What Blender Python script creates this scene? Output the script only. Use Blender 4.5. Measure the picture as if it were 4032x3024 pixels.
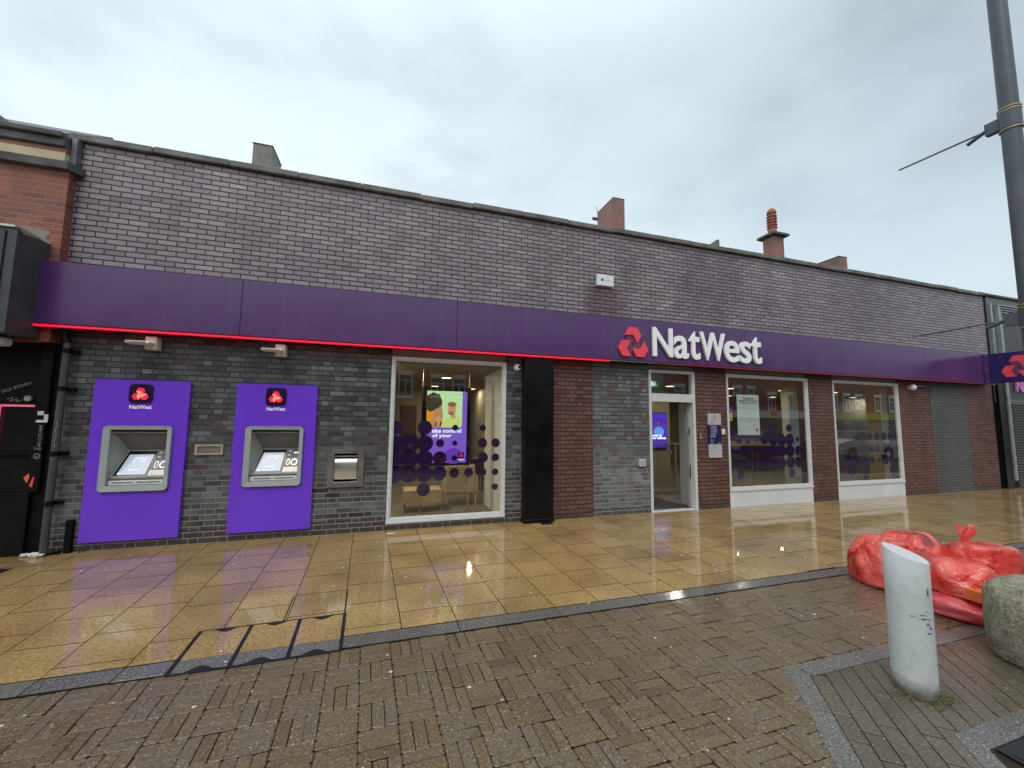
import bpy, math, random
import numpy as np
from mathutils import Vector, Matrix, noise
from mathutils.bvhtree import BVHTree

for o in list(bpy.data.objects): bpy.data.objects.remove(o)
random.seed(7)
S = bpy.context.scene
COL = S.collection

# ------------------------------------------------------------------ camera
cam = bpy.data.cameras.new("camera"); camo = bpy.data.objects.new("camera", cam); COL.objects.link(camo)
S.camera = camo
F_PX, YAW, PIT, ROL, CH, CD = 1540.0, 0.29808753881449224, 0.09191288661212195, 0.011567636620004306, 1.6962, 6.41
fw = Vector((math.sin(YAW)*math.cos(PIT), math.cos(YAW)*math.cos(PIT), math.sin(PIT)))
r0 = Vector((math.cos(YAW), -math.sin(YAW), 0)); u0 = r0.cross(fw)
rr = math.cos(ROL)*r0+math.sin(ROL)*u0; uu = -math.sin(ROL)*r0+math.cos(ROL)*u0
camo.matrix_world = Matrix(((rr.x, uu.x, -fw.x, 0), (rr.y, uu.y, -fw.y, -CD), (rr.z, uu.z, -fw.z, CH), (0, 0, 0, 1)))
cam.sensor_fit = 'HORIZONTAL'; cam.sensor_width = 36; cam.lens = F_PX/4032*36
cam.clip_start = .05; cam.clip_end = 2000

# ------------------------------------------------------------------ sky
SUN_EL, SUN_AZ = math.radians(52), math.radians(205)
W = bpy.data.worlds.new("World"); S.world = W; W.use_nodes = True
nt = W.node_tree; nt.nodes.clear()
def N(t, typ, **kw):
    n = t.nodes.new(typ)
    for k, v in kw.items(): setattr(n, k, v)
    return n
def wnoise(scale, detail, seed, squash=(1, 1, 2.2)):
    tc = N(nt, 'ShaderNodeTexCoord'); mp = N(nt, 'ShaderNodeMapping')
    mp.inputs['Scale'].default_value = squash; mp.inputs['Location'].default_value = (seed, seed*.7, 0)
    nz = N(nt, 'ShaderNodeTexNoise'); nz.inputs['Scale'].default_value = scale; nz.inputs['Detail'].default_value = detail
    nz.inputs['Roughness'].default_value = .5
    nt.links.new(tc.outputs['Generated'], mp.inputs['Vector']); nt.links.new(mp.outputs['Vector'], nz.inputs['Vector'])
    return nz.outputs['Fac']
def ramp(t, fac, stops, interp='LINEAR'):
    r = N(t, 'ShaderNodeValToRGB'); r.color_ramp.interpolation = interp
    els = r.color_ramp.elements
    while len(els) < len(stops): els.new(.5)
    for e, (p, c) in zip(els, stops):
        e.position = p; e.color = (c if len(c) == 4 else (*c, 1)) if not isinstance(c, (int, float)) else (c, c, c, 1)
    t.links.new(fac, r.inputs['Fac']); return r.outputs['Color']
def mixc(t, a, b, f, mode='MIX'):
    m = N(t, 'ShaderNodeMix', data_type='RGBA', blend_type=mode)
    for sock, v in ((m.inputs[6], a), (m.inputs[7], b), (m.inputs[0], f)):
        if hasattr(v, 'node'): t.links.new(v, sock)
        elif isinstance(v, (int, float)) and sock.type == 'RGBA': sock.default_value = (v, v, v, 1)
        elif isinstance(v, (int, float)): sock.default_value = v
        else: sock.default_value = (*v, 1) if len(v) == 3 else v
    return m.outputs[2]
def math_(t, op, a, b=None, c=None, clamp=False):
    m = N(t, 'ShaderNodeMath', operation=op, use_clamp=clamp)
    for i, v in enumerate((a, b, c)):
        if v is None: continue
        if hasattr(v, 'node'): t.links.new(v, m.inputs[i])
        else: m.inputs[i].default_value = v
    return m.outputs[0]
sky = N(nt, 'ShaderNodeTexSky'); sky.sky_type = 'NISHITA'; sky.sun_disc = False
sky.sun_elevation = SUN_EL; sky.sun_rotation = SUN_AZ; sky.air_density = 1; sky.dust_density = 3
bgn = N(nt, 'ShaderNodeBackground'); bgn.inputs['Strength'].default_value = .05
nt.links.new(sky.outputs[0], bgn.inputs['Color'])
cl = wnoise(1.5, 4, 3.1); cl2 = wnoise(3.2, 5, 11.3)
cloud = ramp(nt, cl, [(.30, (.545, .62, .635)), (.45, (.675, .765, .772)), (.64, (.775, .87, .868))])
wisp = ramp(nt, cl2, [(.34, .86), (.50, 1.0), (.7, 1.03)])
cloud = mixc(nt, cloud, wisp, 1.0, 'MULTIPLY')
tc = N(nt, 'ShaderNodeTexCoord'); sx = N(nt, 'ShaderNodeSeparateXYZ'); nt.links.new(tc.outputs['Generated'], sx.inputs[0])
# brighter towards the zenith (an overcast sky) and towards the left (west) horizon
zen = ramp(nt, sx.outputs['Z'], [(0.0, 1.0), (.35, 1.0), (.66, .90), (.80, 1.2), (1.0, 1.7)])
azf = ramp(nt, math_(nt, 'MULTIPLY_ADD', sx.outputs['X'], .5, .5), [(.0, 1.04), (.5, 1.06), (.75, .88), (1.0, .68)])
cloud = mixc(nt, cloud, zen, 1.0, 'MULTIPLY'); cloud = mixc(nt, cloud, azf, 1.0, 'MULTIPLY')
bgc = N(nt, 'ShaderNodeBackground'); nt.links.new(cloud, bgc.inputs['Color']); bgc.inputs['Strength'].default_value = .92
add = N(nt, 'ShaderNodeAddShader'); nt.links.new(bgc.outputs[0], add.inputs[0]); nt.links.new(bgn.outputs[0], add.inputs[1])
wo = N(nt, 'ShaderNodeOutputWorld'); nt.links.new(add.outputs[0], wo.inputs['Surface'])

# overcast sun
sl = bpy.data.lights.new("sun", 'SUN'); sl.energy = .6; sl.angle = math.radians(25); sl.color = (1, .97, .93)
so = bpy.data.objects.new("sun", sl); COL.objects.link(so)
sd = Vector((math.sin(SUN_AZ)*math.cos(SUN_EL), math.cos(SUN_AZ)*math.cos(SUN_EL), math.sin(SUN_EL)))
so.rotation_euler = sd.to_track_quat('Z', 'Y').to_euler(); so.location = (0, -20, 30)
S.view_settings.view_transform = 'Standard'; S.view_settings.look = 'None'
S.view_settings.exposure = 0.22; S.view_settings.gamma = 1; S.view_settings.use_curve_mapping = False
S.render.engine = 'CYCLES'
S.cycles.max_bounces = 8; S.cycles.transparent_max_bounces = 16

# ------------------------------------------------------------------ helpers
ORG = {}
def tag(o, label=None, cat=None, group=None, kind=None):
    if label: o['label'] = label
    if cat: o['category'] = cat
    if group: o['group'] = group
    if kind: o['kind'] = kind
    return o
def thing(name, label, cat, loc, group=None):
    o = bpy.data.objects.new(name, None); COL.objects.link(o); o.location = loc; o.empty_display_size = .1
    ORG[o] = Vector(loc); return tag(o, label, cat, group)
class MB:
    def __init__(s): s.v = []; s.f = []; s.m = []; s.sm = []
    def add(s, vs, fs, m=0, smooth=False):
        b = len(s.v); s.v.extend([tuple(p) for p in vs])
        for f in fs: s.f.append([b+i for i in f]); s.m.append(m); s.sm.append(smooth)
        return s
    def box(s, x0, x1, y0, y1, z0, z1, m=0):
        return s.add([(x0,y0,z0),(x1,y0,z0),(x1,y1,z0),(x0,y1,z0),(x0,y0,z1),(x1,y0,z1),(x1,y1,z1),(x0,y1,z1)],
                     [(0,3,2,1),(4,5,6,7),(0,1,5,4),(1,2,6,5),(2,3,7,6),(3,0,4,7)], m)
    def bbox(s, x0, x1, y0, y1, z0, z1, b=.004, m=0):   # bevelled box
        X=(x0,x1);Y=(y0,y1);Z=(z0,z1); vs=[];key={}
        for i in (0,1):
            for j in (0,1):
                for k in (0,1):
                    sx_=1 if i==0 else -1; sy_=1 if j==0 else -1; sz_=1 if k==0 else -1
                    for a,(dx,dy,dz) in enumerate(((0,b,b),(b,0,b),(b,b,0))):
                        key[(i,j,k,a)]=len(vs); vs.append((X[i]+sx_*dx,Y[j]+sy_*dy,Z[k]+sz_*dz))
        fs=[]
        for i in (0,1):
            q=[key[(i,j,k,0)] for j,k in ((0,0),(1,0),(1,1),(0,1))]; fs.append(q if i==1 else q[::-1])
            q=[key[(j,i,k,1)] for j,k in ((0,0),(1,0),(1,1),(0,1))]; fs.append(q[::-1] if i==1 else q)
            q=[key[(j,k,i,2)] for j,k in ((0,0),(1,0),(1,1),(0,1))]; fs.append(q if i==1 else q[::-1])
        for i in (0,1):
            for j in (0,1):
                fs.append([key[(i,j,0,0)],key[(i,j,1,0)],key[(i,j,1,1)],key[(i,j,0,1)]])
                fs.append([key[(i,0,j,0)],key[(i,1,j,0)],key[(i,1,j,2)],key[(i,0,j,2)]])
                fs.append([key[(0,i,j,1)],key[(1,i,j,1)],key[(1,i,j,2)],key[(0,i,j,2)]])
        for i in (0,1):
            for j in (0,1):
                for k in (0,1): fs.append([key[(i,j,k,0)],key[(i,j,k,1)],key[(i,j,k,2)]])
        return s.add(vs,fs,m)
    def quad(s, pts, m=0): return s.add(pts, [tuple(range(len(pts)))], m)
    def prism(s, pts, d, m=0, smooth=False):            # 3-D polygon extruded by vector d
        n=len(pts); d=Vector(d); a=[Vector(p) for p in pts]
        s.add(a+[p+d for p in a], [tuple(range(n))[::-1], tuple(range(n,2*n))], m)
        b=len(s.v)-2*n
        for i in range(n):
            j=(i+1)%n; s.f.append([b+i,b+j,b+n+j,b+n+i]); s.m.append(m); s.sm.append(smooth)
        return s
    def tube(s, p0, p1, r0, r1=None, n=16, m=0, caps=True):
        r1=r0 if r1 is None else r1; p0=Vector(p0);p1=Vector(p1);d=(p1-p0).normalized()
        a=d.orthogonal().normalized(); b=d.cross(a); vs=[]
        for p,r in ((p0,r0),(p1,r1)):
            for i in range(n):
                t=2*math.pi*i/n; vs.append(p+a*math.cos(t)*r+b*math.sin(t)*r)
        s.add(vs,[(i,(i+1)%n,n+(i+1)%n,n+i) for i in range(n)],m,True)
        if caps: s.add(vs,[tuple(range(n))[::-1],tuple(range(n,2*n))],m)
        return s
    def path(s, pts, r, n=8, m=0):
        for a,b in zip(pts[:-1],pts[1:]): s.tube(a,b,r,n=n,m=m)
        return s
    def lathe(s, c, prof, n=32, m=0, smooth=True):      # prof [(r,z)] about vertical axis at c
        vs=[];k=len(prof)
        for i in range(n):
            t=2*math.pi*i/n
            for r,z in prof: vs.append((c[0]+math.cos(t)*r,c[1]+math.sin(t)*r,c[2]+z))
        fs=[]
        for i in range(n):
            for j in range(k-1): fs.append((i*k+j,((i+1)%n)*k+j,((i+1)%n)*k+j+1,i*k+j+1))
        return s.add(vs,fs,m,smooth)
    def sphere(s, c, r, sc=(1,1,1), n=20, k=12, m=0):
        vs=[];fs=[]
        for j in range(k+1):
            ph=math.pi*j/k
            for i in range(n):
                t=2*math.pi*i/n; vs.append((c[0]+sc[0]*r*math.sin(ph)*math.cos(t),c[1]+sc[1]*r*math.sin(ph)*math.sin(t),c[2]+sc[2]*r*math.cos(ph)))
        for j in range(k):
            for i in range(n): fs.append((j*n+i,j*n+(i+1)%n,(j+1)*n+(i+1)%n,(j+1)*n+i)[::-1])
        return s.add(vs,fs,m,True)
    def ring(s, outer, inner, d, m=0):                  # matching 3-D loops, thickness vector d
        n=len(outer); d=Vector(d); O=[Vector(p) for p in outer]; I=[Vector(p) for p in inner]
        vs=O+I+[p+d for p in O]+[p+d for p in I]; fs=[]
        for i in range(n):
            j=(i+1)%n
            fs += [(i,j,n+j,n+i),(2*n+i,3*n+i,3*n+j,2*n+j),(i,2*n+i,2*n+j,j),(n+i,n+j,3*n+j,3*n+i)]
        return s.add(vs,fs,m)
    def build(s, name, mats, parent=None, at=None):
        if not isinstance(mats,(list,tuple)): mats=[mats]
        org = ORG[parent] if parent is not None else (Vector(at) if at is not None else Vector((0,0,0)))
        me=bpy.data.meshes.new(name); me.from_pydata([(Vector(p)-org)[:] for p in s.v],[],s.f)
        for m_ in mats: me.materials.append(m_)
        me.polygons.foreach_set('material_index',s.m); me.polygons.foreach_set('use_smooth',s.sm)
        me.update(); me.validate()
        o=bpy.data.objects.new(name,me); COL.objects.link(o)
        if parent is not None: o.parent=parent
        else: o.location=org
        ORG[o]=org; return o
def kids(o): return [c for c in o.children]
def copy_tree(o, parent=None, loc=None):
    c=o.copy(); COL.objects.link(c)
    if parent is not None: c.parent=parent
    if loc is not None: c.location=loc; ORG[c]=Vector(loc)
    for ch in kids(o): copy_tree(ch,c)
    return c
def rrect(x0,x1,z0,z1,r,y,n=5):
    pts=[]
    for cx,cz,a0 in ((x1-r,z1-r,0),(x0+r,z1-r,90),(x0+r,z0+r,180),(x1-r,z0+r,270)):
        for i in range(n+1):
            a=math.radians(a0+90*i/n); pts.append((cx+r*math.cos(a),y,cz+r*math.sin(a)))
    return pts
_cache={}
def glyphs(txt, bold=0.0, res=4):
    k=(txt,bold,res)
    if k in _cache: return _cache[k]
    c=bpy.data.curves.new('t','FONT'); c.body=txt; c.offset=bold; c.resolution_u=res; c.fill_mode='FRONT'
    o=bpy.data.objects.new('t',c); COL.objects.link(o)
    dg=bpy.context.evaluated_depsgraph_get(); dg.update(); me=bpy.data.meshes.new_from_object(o.evaluated_get(dg))
    v=np.array([p.co[:] for p in me.vertices]).reshape(-1,3)[:,:2]; f=[list(p.vertices) for p in me.polygons]
    edges={}
    for p in f:
        for i in range(len(p)):
            e=(p[i],p[(i+1)%len(p)]); edges[e]=1
    bnd=[e for e in edges if (e[1],e[0]) not in edges]
    bpy.data.objects.remove(o); bpy.data.curves.remove(c); bpy.data.meshes.remove(me)
    _cache[k]=(v,f,bnd); return _cache[k]
def text(mb, txt, O, U, V, w=None, h=None, m=0, bold=0.0, depth=0.0, align='l', res=3, box=None):
    """put txt at O along U (right) and V (up); w/h = size of its bounding box in metres; box = exact (w,h)"""
    v,f,bnd=glyphs(txt,bold,res)
    if len(v)==0: return
    mn=v.min(0); mx=v.max(0); sz=mx-mn
    if box: sx_,sy_=box[0]/sz[0],box[1]/sz[1]
    elif w and h: sx_,sy_=w/sz[0],h/sz[1]
    elif w: sx_=sy_=w/sz[0]
    else: sx_=sy_=h/sz[1]
    U=Vector(U).normalized();V=Vector(V).normalized();Nn=U.cross(V)
    p=(v-mn)*np.array([sx_,sy_]); dx={'l':0,'c':-sz[0]*sx_/2,'r':-sz[0]*sx_}[align]
    P=[Vector(O)+U*(a+dx)+V*b for a,b in p]
    mb.add(P,f,m)
    if depth:
        n=len(P); b=[q-Nn*depth for q in P]
        mb.add(P+b,[(e[1],e[0],n+e[0],n+e[1]) for e in bnd],m)
XU=(1,0,0); ZU=(0,0,1)

# ------------------------------------------------------------------ materials
def newmat(name):
    m=bpy.data.materials.new(name); m.use_nodes=True; t=m.node_tree; b=t.nodes['Principled BSDF']; return m,t,b
def setv(b,**k):
    names={'col':'Base Color','rough':'Roughness','metal':'Metallic','spec':'Specular IOR Level','coat':'Coat Weight','coatr':'Coat Roughness','trans':'Transmission Weight','ior':'IOR','emit':'Emission Color','es':'Emission Strength','sheen':'Sheen Weight'}
    for kk,v in k.items():
        i=b.inputs[names[kk]]; i.default_value=(*v,1) if isinstance(v,tuple) and len(v)==3 else v
def pos(t):
    g=N(t,'ShaderNodeNewGeometry'); return g
def noise_(t,scale,detail=4,rough=.55,vec=None,dist=0):
    n=N(t,'ShaderNodeTexNoise'); n.inputs['Scale'].default_value=scale; n.inputs['Detail'].default_value=detail
    n.inputs['Roughness'].default_value=rough; n.inputs['Distortion'].default_value=dist
    if vec is None: vec=pos(t).outputs['Position']
    t.links.new(vec,n.inputs['Vector']); return n.outputs['Fac']
def bump(t,b,h,strength=.3,dist=.01,prev=None,sock='Normal'):
    n=N(t,'ShaderNodeBump'); n.inputs['Strength'].default_value=strength; n.inputs['Distance'].default_value=dist
    t.links.new(h,n.inputs['Height'])
    if prev is not None: t.links.new(prev,n.inputs['Normal'])
    t.links.new(n.outputs[0],b.inputs[sock]); return n.outputs[0]
def plain(name,col,rough=.5,metal=0,var=.12,scale=6,bmp=0.0,bscale=60,spec=.5,coat=0,dirt=None):
    m,t,b=newmat(name); setv(b,rough=rough,metal=metal,spec=spec,coat=coat)
    f=noise_(t,scale,5)
    lo=tuple(c*(1-var*1.6) for c in col); hi=tuple(min(1,c*(1+var)) for c in col)
    c=ramp(t,f,[(.3,lo),(.7,hi)])
    if dirt:
        d=noise_(t,scale*3.1,6,.7); c=mixc(t,c,dirt,ramp(t,d,[(.55,0.0),(.75,.5)]))
    t.links.new(c,b.inputs['Base Color'])
    r=math_(t,'MULTIPLY_ADD',f,.25,rough-.1,clamp=True); t.links.new(r,b.inputs['Roughness'])
    if bmp: bump(t,b,noise_(t,bscale,5),bmp,.004)
    return m
def emis(name,col,s,gloss=.3):
    m,t,b=newmat(name); setv(b,col=tuple(c*.3 for c in col),rough=gloss,emit=col,es=s); return m
def brick(name, cols, mortar, P=.225, split=None, course=.075, z0=0.0, mw=.010, light=.0, bmp=.5, rough=.55, stains=None, x0=0.0, patch=None, low=None, vmort=None):
    """cols: colours picked per brick.  split => Flemish bond (stretcher, header)"""
    m,t,b=newmat(name)
    g=pos(t); s=N(t,'ShaderNodeSeparateXYZ'); t.links.new(g.outputs['Position'],s.inputs[0])
    wob=N(t,'ShaderNodeTexNoise'); wob.inputs['Scale'].default_value=9; wob.inputs['Detail'].default_value=2; t.links.new(g.outputs['Position'],wob.inputs['Vector'])
    wv=math_(t,'MULTIPLY_ADD',wob.outputs['Fac'],.006,-.003)
    u=math_(t,'ADD',math_(t,'ADD',s.outputs['X'],s.outputs['Y']),50-x0); u=math_(t,'ADD',u,wv)
    z=math_(t,'ADD',math_(t,'ADD',s.outputs['Z'],5.0*course*10-z0),wv)
    row=math_(t,'FLOOR',math_(t,'DIVIDE',z,course)); zf=math_(t,'MULTIPLY',math_(t,'FRACT',math_(t,'DIVIDE',z,course)),course)
    odd=math_(t,'MODULO',row,2.0)
    u2=math_(t,'MULTIPLY_ADD',odd,P/2,u)
    q=math_(t,'DIVIDE',u2,P); idx=math_(t,'FLOOR',q); uf=math_(t,'MULTIPLY',math_(t,'FRACT',q),P)
    def edge(v,L): return math_(t,'MINIMUM',v,math_(t,'SUBTRACT',L,v))
    if split:
        hd=math_(t,'GREATER_THAN',uf,split)
        d1=edge(uf,split); d2=edge(math_(t,'SUBTRACT',uf,split),P-split)
        du=math_(t,'ADD',math_(t,'MULTIPLY',d1,math_(t,'SUBTRACT',1.0,hd)),math_(t,'MULTIPLY',d2,hd))
        idx=math_(t,'MULTIPLY_ADD',idx,2.0,hd)
    else: du=edge(uf,P)
    dz=edge(zf,course); d=math_(t,'MINIMUM',math_(t,'ADD',du,.0012),math_(t,'SUBTRACT',dz,.0006))  # bed joints widened, putting the shadow along each course into the mortar band
    fine=noise_(t,55,3)
    d=math_(t,'ADD',d,math_(t,'MULTIPLY_ADD',fine,.004,-.002))
    mr=N(t,'ShaderNodeMapRange'); mr.interpolation_type='SMOOTHSTEP'; t.links.new(d,mr.inputs['Value'])
    mr.inputs['From Min'].default_value=mw*.5-.0014; mr.inputs['From Max'].default_value=mw*.5+.0022; isb=mr.outputs[0]
    cb=N(t,'ShaderNodeCombineXYZ'); t.links.new(idx,cb.inputs[0]); t.links.new(row,cb.inputs[1])
    wn=N(t,'ShaderNodeTexWhiteNoise',noise_dimensions='3D'); t.links.new(cb.outputs[0],wn.inputs['Vector'])
    n=len(cols); stops=[(i/(n-1)*.98+.01 if n>1 else .5,c) for i,c in enumerate(cols)]
    big=noise_(t,.7,4); rnd=math_(t,'ADD',math_(t,'MULTIPLY',wn.outputs['Value'],.8),math_(t,'MULTIPLY_ADD',big,.8,-.3),clamp=True)
    bc=ramp(t,rnd,stops)
    grain=noise_(t,60,6,.85); bc=mixc(t,bc,ramp(t,grain,[(.32,.45),(.68,1.55)]),1.0,'MULTIPLY')
    if patch:   # large soft-edged patches of another tint
        pn=noise_(t,patch[1],3,.5); bc=mixc(t,bc,patch[0],ramp(t,pn,[(.5,0.0),(.68,patch[2])]))
    mc=mixc(t,mortar,tuple(c*.6 for c in mortar),noise_(t,14,4))
    if vmort: # mortar colour changes with height: (colour low, z0, z1)
        k=N(t,'ShaderNodeMapRange'); t.links.new(s.outputs['Z'],k.inputs['Value']); k.inputs['From Min'].default_value=vmort[1]; k.inputs['From Max'].default_value=vmort[2]
        mc=mixc(t,vmort[0],mc,math_(t,'ADD',k.outputs[0],math_(t,'MULTIPLY_ADD',noise_(t,2.1,3),.8,-.4),clamp=True))
    if low:
        k=math_(t,'LESS_THAN',s.outputs['Z'],low[1]); bc=mixc(t,bc,mixc(t,low[0],tuple(c*1.35 for c in low[0]),wn.outputs['Value']),k)
    c=mixc(t,mc,bc,isb)
    if stains:
        for (col,xx0,xx1,zz0,zz1,amt) in stains:
            cx=math_(t,'DIVIDE',math_(t,'SUBTRACT',s.outputs['X'],(xx0+xx1)/2),(xx1-xx0)/2)
            cz=math_(t,'DIVIDE',math_(t,'SUBTRACT',s.outputs['Z'],(zz0+zz1)/2),(zz1-zz0)/2)
            rad=math_(t,'ADD',math_(t,'POWER',math_(t,'ABSOLUTE',cx),2.5),math_(t,'POWER',math_(t,'ABSOLUTE',cz),4.0))
            rad=math_(t,'ADD',rad,math_(t,'MULTIPLY_ADD',noise_(t,5,4),1.6,-.8))
            c=mixc(t,c,col,math_(t,'MULTIPLY',math_(t,'SUBTRACT',1.0,math_(t,'SUBTRACT',rad,.2),clamp=True),amt),'MULTIPLY')
    st=N(t,'ShaderNodeMapping'); t.links.new(g.outputs['Position'],st.inputs[0]); st.inputs['Scale'].default_value=(2.2,2.2,.28)
    sn=noise_(t,1.0,5,.6,st.outputs[0]); c=mixc(t,c,ramp(t,sn,[(.33,.84),(.5,1.0),(.7,1.06)]),1.0,'MULTIPLY')
    t.links.new(c,b.inputs['Base Color'])
    h=math_(t,'ADD',isb,math_(t,'MULTIPLY',noise_(t,70,5,.65),.45)); h=math_(t,'ADD',h,math_(t,'MULTIPLY',wn.outputs['Value'],.3))
    bump(t,b,h,bmp,.006)
    rg=math_(t,'MULTIPLY_ADD',grain,.3,rough-.15,clamp=True); t.links.new(rg,b.inputs['Roughness'])
    setv(b,spec=.45)
    return m

M={}
M['brick_up']=brick('glazed purple grey brick',[(.17,.133,.15),(.25,.205,.222),(.3,.252,.27),(.2,.168,.192),(.37,.318,.332)],(.018,.010,.013),P=.225,z0=.0,mw=.0155,bmp=.7,rough=.38,x0=.03,
    stains=[((.62,.42,.42),3.35,4.25,3.6,4.3,.9),((.5,.48,.46),-12,34,5.19,5.6,.75),((.6,.55,.6),5.4,7.2,3.7,5.6,.6),((.66,.6,.66),9.5,12.5,3.9,5.6,.45)])
M['brick_grey']=brick('blue grey engineering brick',[(.022,.023,.024),(.06,.067,.07),(.1,.112,.12),(.035,.037,.039),(.145,.163,.172),(.06,.047,.049),(.075,.083,.088)],(.03,.028,.025),P=.3375,split=.225,mw=.0125,bmp=.9,rough=.42,vmort=((.25,.23,.20),.5,1.7),low=((.045,.036,.037),.19))
M['brick_grey2']=brick('blue grey painted brick',[(.08,.088,.095),(.13,.145,.155),(.17,.19,.2),(.1,.105,.11),(.12,.085,.075),(.24,.27,.28)],(.05,.048,.045),P=.3375,split=.225,mw=.012,bmp=.9,rough=.5,vmort=((.3,.27,.24),.8,1.4),low=((.07,.066,.066),.12))
M['brick_red']=brick('dark red brown brick',[(.095,.04,.034),(.14,.062,.05),(.175,.082,.067),(.115,.048,.04)],(.025,.012,.011),P=.3375,split=.225,mw=.012,bmp=1.0,rough=.55,low=((.085,.05,.046),.12))
M['brick_bay']=brick('grey green painted brick',[(.075,.08,.078),(.105,.112,.109),(.09,.095,.092),(.13,.138,.134)],(.05,.052,.05),P=.3375,split=.225,mw=.011,bmp=.8,rough=.55)
M['brick_nb']=brick('orange red neighbour brick',[(.24,.065,.035),(.3,.085,.045),(.17,.05,.04),(.36,.11,.06)],(.27,.19,.14),P=.225,mw=.011,bmp=.5,rough=.6,patch=((.12,.08,.06),1.3,.6))
M['brick_ch']=brick('chimney brick',[(.24,.09,.07),(.34,.13,.1),(.27,.125,.11)],(.13,.1,.09),P=.225,mw=.012,bmp=.4,patch=((.12,.1,.085),1.5,.6))
M['brick_chg']=brick('grey weathered chimney brick',[(.18,.165,.145),(.25,.225,.19),(.15,.15,.13)],(.1,.09,.08),P=.225,mw=.012,bmp=.4,patch=((.07,.07,.05),1.5,.6))
M['coping']=plain('weathered concrete coping',(.17,.168,.155),.7,var=.35,scale=3,bmp=.5,bscale=40,dirt=(.05,.055,.04))
M['fascia']=plain('purple fascia panel',(.085,.032,.14),.22,var=.06,scale=1.2,spec=.55)
for k_,sc_,st_ in (('fascia',.9,.12),('violet',2.2,.05)) if 'violet' in M else (('fascia',.9,.12),):
    t=M[k_].node_tree; bump(t,t.nodes['Principled BSDF'],math_(t,'ADD',noise_(t,sc_,2,.4),math_(t,'MULTIPLY',noise_(t,140,2,.5),.012)),st_,.12)
M['fascia_d']=plain('dark purple trim',(.03,.012,.05),.35,var=.1)
t=M['fascia'].node_tree; b_=t.nodes['Principled BSDF']; lk=b_.inputs['Base Color'].links[0].from_socket; mp_=N(t,'ShaderNodeMapping'); mp_.inputs['Scale'].default_value=(9,9,.35); t.links.new(pos(t).outputs['Position'],mp_.inputs[0])
t.links.new(mixc(t,lk,(.12,.075,.16),ramp(t,noise_(t,1.0,4,.6,mp_.outputs[0]),[(.55,0.0),(.72,.35)])),b_.inputs['Base Color'])
M['red_off']=plain('unlit red light diffuser',(.35,.02,.04),.3)
M['red_on']=emis('lit red light strip',(1,.01,.045),.85)
M['white_alu']=plain('white coated aluminium',(.62,.64,.63),.35,var=.05,dirt=(.4,.38,.33))
M['white_panel']=plain('white painted panel',(.66,.69,.7),.45,var=.06,scale=2,dirt=(.45,.44,.4))
M['grey_alu']=plain('pale grey aluminium lintel',(.33,.33,.32),.5,var=.1)
M['letter_w']=plain('white acrylic letter',(.92,.94,.94),.35,var=.02)
M['logo_red']=plain('coral red acrylic',(.9,.07,.1),.35,var=.05)
M['logo_shade']=plain('purple shaded acrylic',(.16,.04,.11),.4,var=.2,scale=9)
M['black_paint']=plain('gloss black paint',(.004,.004,.005),.28,spec=.28,var=.3,scale=3,bmp=.05,bscale=30)
M['black_soft']=plain('black weathered paint',(.004,.0045,.005),.5,spec=.15,var=.4,scale=4,bmp=.2)
M['dark_grey']=plain('dark grey panel',(.05,.054,.06),.45,var=.1)
M['mid_grey']=plain('mid grey render',(.13,.15,.165),.55,var=.1,scale=2)
M['moulding']=plain('pale worn metal moulding',(.32,.35,.34),.35,metal=.3,var=.2)
M['stone_dark']=plain('dark weathered stone',(.075,.082,.078),.7,var=.4,scale=4,bmp=.4)
M['cream']=plain('cream render',(.5,.42,.27),.7,var=.15,scale=3,dirt=(.3,.24,.14))
M['lead']=plain('grey lead flashing',(.16,.17,.19),.45,metal=.2,var=.2)
M['slate']=plain('blue slate roof',(.1,.1,.14),.5,var=.2,bmp=.3,bscale=20)
M['violet']=plain('glossy violet panel',(.16,.05,.66),.14,var=.04,scale=1.5,spec=.5)
M['tile_dark']=plain('midnight blue tile',(.008,.003,.03),.25)
M['atm_grey']=plain('grey green moulded plastic',(.34,.375,.36),.45,var=.05,bmp=.15,bscale=300)
M['atm_dark']=plain('dark grey textured hood',(.17,.17,.168),.55,var=.05,bmp=.2,bscale=400)
M['black_gloss']=plain('black gloss plastic',(.008,.008,.01),.12)
M['steel']=plain('brushed stainless steel',(.33,.31,.29),.34,metal=.85,var=.12,scale=5)
M['steel_b']=plain('bright steel',(.62,.61,.6),.25,metal=.85,var=.05)
M['pale_beige']=plain('beige metal plate',(.33,.3,.25),.45,var=.08)
t=M['violet'].node_tree; bump(t,t.nodes['Principled BSDF'],noise_(t,3.0,3,.5,dist=1.2),.10,.05)
M['silver']=plain('silver grey sign face',(.46,.46,.47),.4,var=.03)
M['navy']=plain('navy sign face',(.02,.013,.1),.25,var=.1)
M['white']=plain('white print',(.75,.76,.76),.5,var=.02)
M['paper']=plain('white paper poster',(.82,.9,.88),.55,var=.03)
M['grey_ink']=plain('grey print',(.2,.2,.26),.6,var=.03)
M['ink']=plain('purple print',(.07,.04,.16),.6,var=.03)
M['yellow']=plain('yellow print',(.7,.66,.06),.5,var=.03)
M['light_beige']=plain('weathered cream plastic',(.75,.74,.66),.5,var=.1,scale=20,dirt=(.25,.2,.12))
M['bollard']=plain('pale grey powder coated steel',(.42,.455,.455),.42,var=.05,scale=5,bmp=.04,bscale=200,dirt=(.33,.35,.34))
M['lamp_post']=plain('dark slate grey painted steel',(.075,.088,.105),.4,var=.15,scale=5)
M['yellow_band']=plain('yellowed steel band',(.4,.36,.2),.4,metal=.4)
M['iron']=plain('wet cast iron',(.018,.02,.023),.3,metal=.3,var=.3,bmp=.3,bscale=90)
M['purple_dot']=plain('dark purple vinyl dot',(.045,.012,.09),.6,var=.02,spec=.1)
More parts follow.
